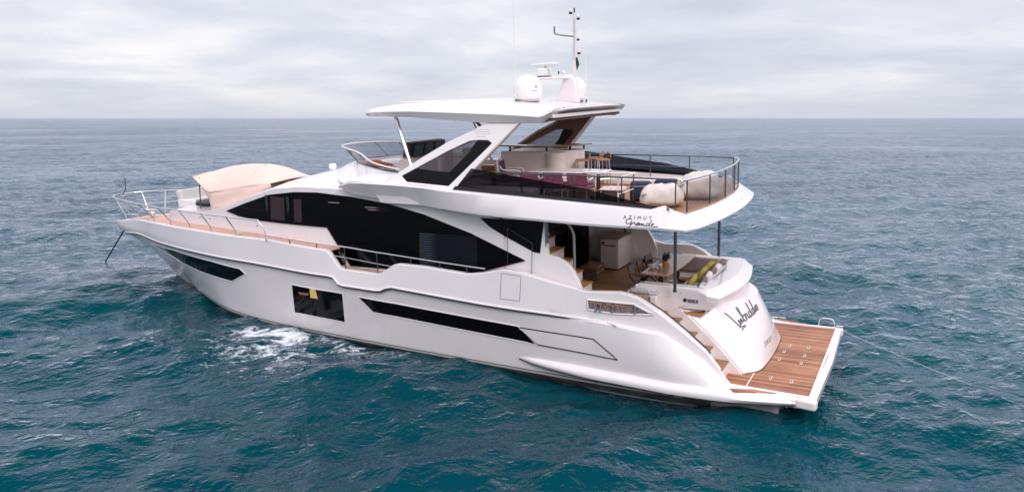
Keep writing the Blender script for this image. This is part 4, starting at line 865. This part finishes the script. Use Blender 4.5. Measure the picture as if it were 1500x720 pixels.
# ---------------------------------------------------------------- foredeck: pulpit rails, lounge, awning, side rails
RT = bez([(15.2,3.12,3.66),(16.8,3.0,3.68),(18.2,2.82,3.69),(19.5,2.55,3.69),(20.6,2.38,3.69),(22.2,1.99,3.70),(24.0,1.42,3.70),(25.1,.98,3.69),(25.7,.55,3.68),(25.9,.18,3.67)], 5)
def on_rail(x):
    i = max(0, min(len(RT) - 2, next((k for k in range(len(RT)) if RT[k].x > x), len(RT) - 1) - 1)); a, c = RT[i], RT[i + 1]
    return a.lerp(c, max(0, min(1, (x - a.x)/max(1e-6, c.x - a.x))))
def foot(x): return Vector((xr(x, zs(x)), max(.1, ys(x) - .10), zs(x) + .01))
for s in (1, -1):
    f = lambda p: (p[0], s*p[1], p[2])
    rl = MB().tube([f(p) for p in RT], .021, 8).build('bow_rail', M['steel'], yacht)
    MB().tube([f((15.2,3.12,3.68)), f((14.98,3.10,3.42)), f((14.95,3.08,3.06))], .021, 8).build('rail_end_post', M['steel'], rl)
    for xb in (16.55, 17.85, 19.2, 20.6, 22.1, 23.6, 24.5, 25.2):
        a = foot(xb); p = on_rail(xb + .1 + .35*sstep(23, 25.2, xb))
        MB().tube([f(a), f(a + Vector((0, 0, .16))), f(p)], .016, 6).build('rail_stanchion', M['steel'], rl)
    for fr in (.40, .70):
        pts = []
        for x in (20.6, 22.1, 23.6, 24.5, 25.2):
            a = foot(x) + Vector((0, 0, .16)); pts.append(f(a.lerp(on_rail(x + .1 + .35*sstep(23, 25.2, x)), fr)))
        MB().tube(pts, .011, 6).build('rail_wire', M['steel'], rl)
    # lower rail along the side deck
    SR = [(14.95,3.10,3.24),(14.0,3.11,3.18),(13.0,3.11,3.13),(12.0,3.11,3.09),(10.86,3.11,3.02),(9.8,3.11,2.96),(8.9,3.11,2.91),(8.08,3.11,2.87),(7.58,3.11,2.85)]
    sr = MB().tube([f(p) for p in SR], .019, 8).build('side_rail', M['steel'], yacht)
    for x in (14.0, 13.0, 12.0, 10.9, 9.8, 8.9, 8.1): 
        z = interp([(p[0], p[2]) for p in SR[::-1]], x); MB().tube([f((x, 3.11, z)), f((x, 3.11, zs(x) - .02))], .015, 6).build('rail_post', M['steel_d'], sr)
    MB().tube([f((12.6,3.11,2.83)), f((12.0,3.11,2.80)), f((10.9,3.11,2.71)), f((10.3,3.11,2.67))], .012, 6).build('mid_rail', M['steel'], sr)
    for x, y, z in ((11.45, 2.95, 2.43), (16.6, ys(16.6) - .3, deck_z(16.6) + .03), (23.4, ys(23.4) - .3, deck_z(23.4) + .03)):
        b = MB(); b.tube([f((x - .13, y, z + .08)), f((x + .13, y, z + .08))], .018); b.tube([f((x - .05, y, z)), f((x - .05, y, z + .08))], .016); b.tube([f((x + .05, y, z)), f((x + .05, y, z + .08))], .016); b.build('cleat', M['steel'], yacht)
MB().tube(bez([(25.9,.18,3.67),(25.95,0,3.67),(25.9,-.18,3.67)], 4), .021, 8).build('pulpit_rail', M['steel'], yacht)
MB().tube([(25.93,0,3.66),(25.75,0,3.85),(25.7,0,4.30)], .018, 6).build('bow_staff', M['steel_d'], yacht)
b = MB(); b.tube([(25.7,-.2,4.12),(25.7,.2,4.12)], .012); b.build('staff_light', M['steel_d'], [o for o in yacht.children if o.name == 'bow_staff'][0])
b = MB(); b.box((24.55, 0, 3.02), (.5, .3, .22)); b.lathe((24.1, .15, 2.9), [(.1, 0), (.1, .12), (.06, .16), (.09, .26)], 12); b.build('windlass', M['steel'], yacht, bevel=.02)
MB().box((25.55, 0, 2.83), (.6, .16, .08)).build('bow_roller', M['steel'], yacht)
# lounge: backrests and seat ahead of the awning
b = MB(); b.box((21.75, -.25, 3.50), (.95, 1.3, .3)); lo = b.build('lounge_base', M['gel'], yacht, bevel=.05, seg=3)
MB().box((22.15, -.25, 3.76), (.28, 1.25, .42), ry=.2).build('lounge_backrest', M['whitef'], lo, bevel=.07, seg=3)
MB().box((22.02, -.25, 3.80), (.06, 1.1, .34), ry=.2).build('backrest_pad', M['greyf'], lo, bevel=.02)
MB().box((21.35, -.2, 3.62), (1.0, 1.1, .05)).build('lounge_pad', M['brownf'], lo, bevel=.02)
b = MB(); b.box((20.55, .35, 3.56), (.7, .7, .12)); b.build('sun_bed', M['rubber'], yacht, bevel=.04)
# awning: cloth on hoops drawn back to the house front
def AWN(u, v):
    x = 20.3 - 3.6*u
    crease = smooth([(0, 4.58), (.10, 4.38), (.26, 4.12), (.36, 4.13), (.7, 4.32), (1, 4.46)], u)
    ridge = smooth([(0, 4.66), (.1, 4.77), (.28, 4.88), (.5, 4.96), (.68, 4.95), (.84, 4.86), (.92, 4.70), (1, 4.50)], u)
    w = smooth([(0, 1.12), (.28, 1.26), (1, 1.08)], u)
    a = (v - .5)*2; y = w*math.copysign(abs(a)**.9, a)
    z = crease + (ridge - crease)*(1 - abs(a)**1.55)
    z += .006*math.sin(9*u + 3*a)*(1 - a*a)
    x += .25*(1 - a*a)*(1 - u)*.4
    return (x, y, z)
top = MB(); top.grid(AWN, 40, 30)
aw = top.build('foredeck_awning', M['canvas'], yacht, sharp=60)
k = aw.modifiers.new('thick', 'SOLIDIFY'); k.thickness = .02; k.offset = -1
for s, v in ((1, 1), (-1, 0)):
    b = MB(); secs = []
    for i in range(25):
        u = .24 + .76*i/24; p = Vector(AWN(u, v)); zl = interp([(.24, 3.50), (.5, 3.58), (.75, 3.66), (1, 3.9)], u)
        secs.append([(p.x, p.y + s*(.0 + .02*math.sin(9*t + 14*u)), p.z + (min(zl, p.z - .01) - p.z)*t) for t in (0, .25, .5, .75, 1)])
    b.loft(secs)
    e = [Vector(AWN(.24*(1 - i/8), v)) for i in range(9)]; b.loft([[tuple(p), tuple(p + Vector((-.05 - .5*i/8*.3, -s*.05, -.16 - .25*(1 - i/8))))] for i, p in enumerate(e)])
    f_ = b.build('awning_side_curtain', M['canvas'], aw, sharp=60); k = f_.modifiers.new('thick', 'SOLIDIFY'); k.thickness = .012
    MB().tube([AWN(u/12*.3, v) if True else 0 for u in range(13)], .022, 6).build('awning_hem', M['canvas'], aw)
    MB().tube([(20.15, s*1.0, 4.55), (20.25, s*1.0, 3.40)], .018, 8).build('awning_pole', M['steel_d'], aw); MB().tube([(19.55, s*.85, 4.4), (19.75, s*.85, 3.5)], .014, 8).build('awning_pole', M['steel_d'], aw)
MB().tube([AWN(0, i/16) for i in range(17)], .024, 6).build('awning_front_hem', M['canvas'], aw)
for u in (.36, .68): MB().tube([(p[0], p[1], p[2] + .008) for p in [AWN(u, i/20) for i in range(21)]], .007, 5).build('awning_seam', M['canvas'], aw)
# ---------------------------------------------------------------- loose things on board
def chair_parts(t, fabric, frame, seat_z, w, d, bh, arm=True):
    MB().box((0, 0, seat_z), (d, w, .08)).build('seat', M[fabric], t, bevel=.025, seg=3)
    MB().box((-d/2 + .03, 0, seat_z + bh/2 + .05), (.05, w, bh), ry=-.12).build('backrest', M[fabric], t, bevel=.02, seg=3)
    for sx in (-1, 1):
        for sy in (-1, 1): MB().tube([(sx*(d/2 - .03), sy*(w/2 - .03), seat_z - .03), (sx*(d/2 + .01), sy*(w/2 - .01), 0)], .014, 6).build('leg', M[frame], t)
    if arm:
        for sy in (-1, 1): MB().tube(bez([(-d/2, sy*w/2, seat_z + bh*.85), (-d/2 + .1, sy*(w/2 + .02), seat_z + bh*.62), (d/2 - .08, sy*(w/2 + .03), seat_z + .26), (d/2 - .02, sy*(w/2 + .02), seat_z + .18), (d/2 - .02, sy*w/2, seat_z - .02)], 4), .016, 6).build('armrest', M[frame], t)
FD = 4.333
# flybridge dining set
t = thing('dining_table', 'white topped dining table among the purple chairs on the upper deck', 'table', (6.35, .75, FD + .03))
MB().box((0, 0, .64), (2.0, .85, .05)).build('tabletop', M['gel'], t, bevel=.02, seg=3)
for x in (-.8, .8): MB().lathe((x, 0, 0), [(.22, 0), (.22, .02), (.05, .05), (.05, .62)], 14).build('pedestal', M['steel_d'], t)
c0 = thing('dining_chair', 'purple armchair at the forward head of the upper deck dining table', 'chair', (7.75, 1.25, FD + .03), R(200), 'purple chairs round the upper deck table')
chair_parts(c0, 'purple', 'gel', .45, .58, .55, .45)
b = MB(); b.tube(bez([(-.32,-.28,.62),(-.35,-.27,.9),(-.36,-.2,.96),(-.36,.2,.96),(-.35,.27,.9),(-.32,.28,.62)], 4), .02, 6); b.build('back_frame', M['gel'], c0)
for i, (x, lab) in enumerate(((6.95, 'pink and purple armchair by the upper deck table, next to the one at its head'), (6.3, 'pink and purple armchair in the middle of the near side of the upper deck table'), (5.65, 'pink and purple armchair nearest the stern at the upper deck table'))):
    if i == 0:
        c1 = thing('dining_chair', lab, 'chair', (x, 1.62, FD), R(-90), 'purple chairs round the upper deck table')
        chair_parts(c1, 'pink', 'gel', .40, .54, .5, .30)
        MB().box((.02, 0, .46), (.42, .44, .06)).build('seat_pad', M['purple'], c1, bevel=.025)
    else: dup(c1, (x, 1.62, FD), R(-90), lab)
# teak bar stools
s0 = thing('bar_stool', 'teak bar stool with steel legs, nearest to the white bar drum', 'stool', (6.78, -1.1, FD), R(20), 'teak bar stools behind the upper deck bar')
b = MB(); b.box((0, 0, .78), (.40, .40, .05)); b.build('seat', M['teak'], s0, bevel=.02); MB().box((-.2, 0, .9), (.03, .4, .12)).build('backrest', M['teak'], s0, bevel=.01)
for sx in (-1, 1):
    for sy in (-1, 1): MB().tube([(sx*.16, sy*.16, .77), (sx*.2, sy*.2, 0)], .017, 8).build('leg', M['steel'], s0)
b = MB(); b.tube([(.19,.19,.25),(.19,-.19,.25),(-.19,-.19,.25),(-.19,.19,.25)], .013, 6, closed=True); b.build('footrest', M['steel'], s0)
dup(s0, (6.66, -1.72, FD), R(5), 'teak bar stool with steel legs, middle one of the three at the bar')
dup(s0, (6.30, -1.35, FD), R(35), 'teak bar stool with steel legs standing farthest aft, beside the open deck')
# low wooden side table under the arch, with a wooden box
t = thing('side_table', 'low brown wooden table behind the arch on the upper deck', 'table', (8.5, .95, FD)); MB().box((0, 0, .55), (.95, .7, .05)).build('tabletop', M['wood_p'], t, bevel=.015)
MB().lathe((0, 0, 0), [(.2, 0), (.2, .02), (.05, .05), (.05, .53)], 12).build('pedestal', M['steel_d'], t)
o = MB().box((0, 0, .11), (.36, .25, .2)).build('wooden_box', M['terracotta'] if False else M['wood'], None, bevel=.01); place(o, 'brown wooden box standing on the low table by the arch', 'box', (8.75, .75, FD + .585), .3)
# dark cushion of the fly settee behind the glass
o = MB().box((0, 0, .2), (1.9, .55, .4)).build('lounge_settee', M['cushw'], None, bevel=.08, seg=3); place(o, 'pale low settee behind the dark side glass on the upper deck', 'sofa', (7.55, 2.2, FD))
# poufs, bean bags, wicker table
for (x, y, rz, lab) in ((4.42, .80, .3, 'navy blue cube pouf on the teak upper deck, behind the smaller bean bag'), (3.98, .18, .1, 'navy blue cube pouf beside the large bean bag, the farther aft of two')):
    t = thing('pouf', lab, 'pouf', (x, y, FD), rz, 'navy cube poufs on the upper deck'); MB().puff((0, 0, .23), (.52, .52, .46), p=7).build('body', M['navy'], t, sharp=60); MB().tube([(.262*math.copysign(min(1, abs(math.cos(a))**.35), math.cos(a)), .262*math.copysign(min(1, abs(math.sin(a))**.35), math.sin(a)), .37) for a in [2*math.pi*k/32 for k in range(32)]], .008, 5, closed=True).build('piping', M['greyf'], t)
def beanbag(loc, d, rz, label, seed):
    t = thing('bean_bag', label, 'bean bag', loc, rz, 'white bean bags on the upper deck')
    b = MB().puff((0, 0, d[2]/2), d, p=3.2, n=26); vs = []
    for v in b.v:
        p = Vector(v); h = p.z/d[2]
        q = p + Vector((p.x, p.y, 0))*(.12 - .30*h) ; q.z = max(.0, q.z - .10*d[2]*math.exp(-((p.x + .12*d[0])**2 + p.y**2)/(.08*d[0]**2))*(h > .5) + .14*d[2]*h*(-p.x/d[0]))
        nn = noise.noise(Vector((p.x*4 + seed, p.y*4, p.z*4)))*.045 + (abs(noise.noise(Vector((p.x*6 + seed, p.y*6, p.z*7)))) - .2)*.05 + noise.noise(Vector((p.x*14 + seed, p.y*14, p.z*12)))*.005
        q += p.normalized()*nn; q.z = max(0, q.z); vs.append(tuple(q))
    b.v = vs; b.build('cover', M['whitef'], t, sharp=80)
    pts = []
    for k in range(40):
        a = 2*math.pi*k/40; pts.append((d[0]*.545*math.cos(a)*abs(math.cos(a))**-.3 * .93 if abs(math.cos(a)) > .05 else 0, d[1]*.53*math.sin(a), d[2]*.47))
    MB().tube(bez([(-.40*d[0],-.30*d[1],d[2]*.88),(0,-.05*d[1],d[2]*.93),(.38*d[0],.25*d[1],d[2]*.76)], 6), .007, 5).build('seam', M['greyf'], t)
    MB().tube(bez([(.3*d[0],.40*d[1],d[2]*.62),(.38*d[0],.44*d[1],d[2]*.56),(.42*d[0],.40*d[1],d[2]*.50)], 4), .012, 6).build('handle', M['cushd'], t)
beanbag((3.68, 1.50, FD), (.98, .9, .52), R(15), 'white bean bag by the near side rail, the smaller of two', 1)
beanbag((3.22, -.15, FD), (1.0, 1.5, .62), R(10), 'large creased white bean bag behind the stern rail, the bigger of two', 9)
t = thing('wicker_pouf', 'dark wicker pouf with a printed pink cloth over it near the upper deck rail', 'pouf', (4.85, 1.55, FD), .2)
MB().puff((0, 0, .19), (.52, .50, .38), p=5).build('body', M['wicker_d'], t, sharp=60)
o = MB()
def clo(u, v):
    x, y = (u - .5)*.62, (v - .5)*.58; e = max(abs(x)/.27, abs(y)/.26); return (x if e < 1 else x*(1 - .08*(e - 1)), y, .40 + .012*noise.noise(Vector((x*9, y*9, 3))) - (.16*max(0, e - .95)**1.0)*(1.5))
o.grid(clo, 16, 16); o = o.build('pink_cloth', M['prints'], None, sharp=70); k = o.modifiers.new('t', 'SOLIDIFY'); k.thickness = .012; place(o, 'printed pink cloth draped over the dark wicker pouf', 'cloth', (4.85, 1.55, FD), .2)
# towel on the fly sunpad
b = MB(); b.grid(lambda u, v: ((u - .5)*1.0, (v - .5)*.45, .05 + .11*abs(noise.noise(Vector((u*3, v*3, 1)))) + .10*math.sin(math.pi*v)*math.sin(math.pi*u)), 20, 12); o = b.build('crumpled_towel', M['towel'], None, sharp=70); k = o.modifiers.new('t', 'SOLIDIFY'); k.thickness = .02; place(o, 'crumpled orange and red towel on the sunpad behind the fly windscreen', 'towel', (12.5, .95, 5.03), .15)

# cockpit: table, chairs, things on it
t = thing('cockpit_table', 'varnished wooden dining table in the stern cockpit', 'table', (4.02, -.28, 1.9))
MB().prism([(-.36,-1.28,.58),(.36,-1.28,.58),(.40,0,.58),(.36,1.22,.58),(-.36,1.22,.58),(-.40,0,.58)], (0, 0, .045)).build('tabletop', M['wood_p'], t, bevel=.015)
for y in (-.7, .7): MB().lathe((0, y, 0), [(.24, 0), (.24, .02), (.06, .05), (.06, .58)], 14).build('pedestal', M['steel_d'], t)
c = thing('folding_chair', 'folding chair with dark frame and brown seat at the near end of the cockpit table', 'chair', (4.58, .45, 1.9), R(180), 'folding chairs along the cockpit table')
MB().box((0, 0, .45), (.42, .44, .025)).build('seat', M['brownf'], c, bevel=.008); MB().box((-.20, 0, .62), (.02, .44, .16), ry=-.1).build('backrest', M['brownf'], c, bevel=.006)
for sy in (-1, 1):
    MB().tube([(-.22, sy*.23, .70), (-.17, sy*.23, .45), (.24, sy*.23, 0)], .018, 6).build('leg', M['rubber'], c); MB().tube([(.19, sy*.21, .46), (-.24, sy*.21, 0)], .018, 6).build('leg', M['rubber'], c)
    MB().tube([(-.20, sy*.24, .55), (.2, sy*.24, .55)], .016, 6).build('armrest', M['wood'], c)
dup(c, (4.60, -.22, 1.9), R(183), 'folding chair with dark frame, second from the near end of the cockpit table')
dup(c, (4.60, -.9, 1.9), R(177), 'folding chair with dark frame at the far end of the cockpit table')
TB = 1.9 + .627
def potted(loc, r, h, label, leafy, pot):
    t = thing('potted_plant', label, 'plant', loc); MB().lathe((0, 0, 0), [(r*.75, 0), (r, h), (r*1.06, h), (r*1.06, h + .015), (r*.9, h + .015)], 16).build('pot', M[pot], t)
    b = MB()
    for k in range(leafy):
        a, e_ = random.random()*6.28, random.uniform(.2, 1.4); d = Vector((math.cos(a)*math.cos(e_), math.sin(a)*math.cos(e_), math.sin(e_))); p = Vector((0, 0, h)) + d*random.uniform(.05, .16); s_ = d.cross(Vector((0, 0, 1))).normalized()*.022; b.add([p - d*.03, p + s_, p + d*.06, p - s_], [(0, 1, 2, 3)])
    b.build('leaves', M['leaf'], t)
potted((4.05, .0, TB), .075, .12, 'dark leafy plant in an orange pot on the near part of the cockpit table', 70, 'terracotta')
potted((4.12, -.42, TB), .06, .10, 'dark leafy plant in a pale pot farther along the cockpit table', 60, 'cushw')
b = MB(); b.grid(lambda u, v: ((u - .5)*.32, (v - .5)*.26, .02 + .09*(noise.noise(Vector((u*4, v*4, 5))) + .5)), 12, 12); o = b.build('folded_napkins', M['cushw'], None, sharp=70); k = o.modifiers.new('t', 'SOLIDIFY'); k.thickness = .02; k.offset = 1; place(o, 'crumpled white napkins lying on the cockpit table', 'napkin', (4.22, .25, TB))
for i, (x, y) in enumerate(((4.22, -.12), (4.25, -.6))):
    o = MB().lathe((0, 0, 0), [(.035, 0), (.035, .16), (.015, .2), (.015, .26)], 12).build('bottle', M['cushw'], None); place(o, ('white bottle on the cockpit table between the napkins and the plants', 'white bottle on the cockpit table behind the farther plant')[i], 'bottle', (x, y, TB), 0, 'white bottles on the cockpit table')
# sofa cushions
for i, (mm, x, y, z, rz, tilt, lab) in enumerate((('green', 3.16, .72, 2.35, .2, -.5, 'mustard green cushion at the near end of the stern sofa'), ('green', 3.12, -.12, 2.36, .0, -.5, 'mustard green cushion in the middle of the stern sofa'), ('green', 3.12, -.80, 2.36, -.2, -.5, 'mustard green cushion at the far end of the stern sofa'),
        ('cushw', 2.86, .42, 2.37, .1, -.4, 'white cushion leaning between the near and middle green cushions'), ('cushw', 2.86, -.46, 2.38, 0, -.4, 'white cushion leaning between the middle and far green cushions'), ('cushw', 2.90, -1.02, 2.38, -.3, -.45, 'white cushion in the far corner of the stern sofa'),
        ('cushd', 2.82, .08, 2.40, .1, -.3, 'dark patterned cushion behind the middle green cushion'), ('cushd', 2.84, .95, 2.36, .3, -.4, 'dark patterned cushion behind the near green cushion'), ('cushd', 2.82, -.82, 2.42, -.1, -.3, 'dark patterned cushion behind the far green cushion'))):
    o = MB().puff((0, 0, 0), (.16, .40, .44), p=3.6, n=12).build('throw_cushion', M[mm], None, sharp=80); o.rotation_euler = (0, tilt, 0); me = o.data; me.transform(Matrix.Rotation(tilt, 4, 'Y')); o.rotation_euler = (0, 0, 0)
    place(o, lab, 'cushion', (x, y, z), rz, 'cushions on the stern sofa')
o = MB().box((0, 0, .05), (.42, .44, .09)).build('seat_cushion', M['green'], None, bevel=.035, seg=3); place(o, 'flat yellow green seat pad lying at the near end of the sofa by the post', 'cushion', (3.22, 1.12, 2.175), .1)
# wicker chest
t = thing('wicker_chest', 'brown woven wicker chest on the cockpit floor by the white bar cabinet', 'chest', (6.28, -.55, 1.9), .05)
MB().box((0, 0, .16), (.46, .66, .32)).build('body', M['wicker'], t, bevel=.02); MB().box((0, 0, .35), (.5, .7, .06)).build('lid', M['wood'], t, bevel=.015)

# ---------------------------------------------------------------- lines to the sea
def links(a, b_, n, r, name, m, label, cat, sag=0):
    a, b_ = Vector(a), Vector(b_); o = MB()
    o.tube([a.lerp(b_, i/n) - Vector((0, 0, sag*math.sin(math.pi*i/n))) for i in range(n + 1)], r, 6)
    if name == 'anchor_chain':
        d = (b_ - a).normalized(); q = d.to_track_quat('X', 'Z')
        for i in range(int((b_ - a).length/.09)):
            c = a + d*.09*i; ro = q.to_matrix() @ Matrix.Rotation(R(90)*(i % 2), 3, 'X')
            o.tube([c + ro @ Vector((.05*math.cos(k), .032*math.sin(k), 0)) for k in [2*math.pi*j/8 for j in range(8)]], .011, 5, closed=True)
    o = o.build(name, M[m], None); place(o, label, cat)
links((26.05, .12, 2.20), (29.6, -1.0, .2), 10, .022, 'anchor_chain', 'chain', 'dark anchor chain running from the bow down into the sea', 'chain')
links((.02, -2.55, .55), (-4.6, -.7, -.35), 16, .006, 'mooring_line', 'rope', 'thin pale mooring line running from the stern platform into the sea', 'rope', .05)

# everything on board takes the yacht's heel and trim
for o in ABOARD:
    o.matrix_world = BOAT @ o.matrix_world
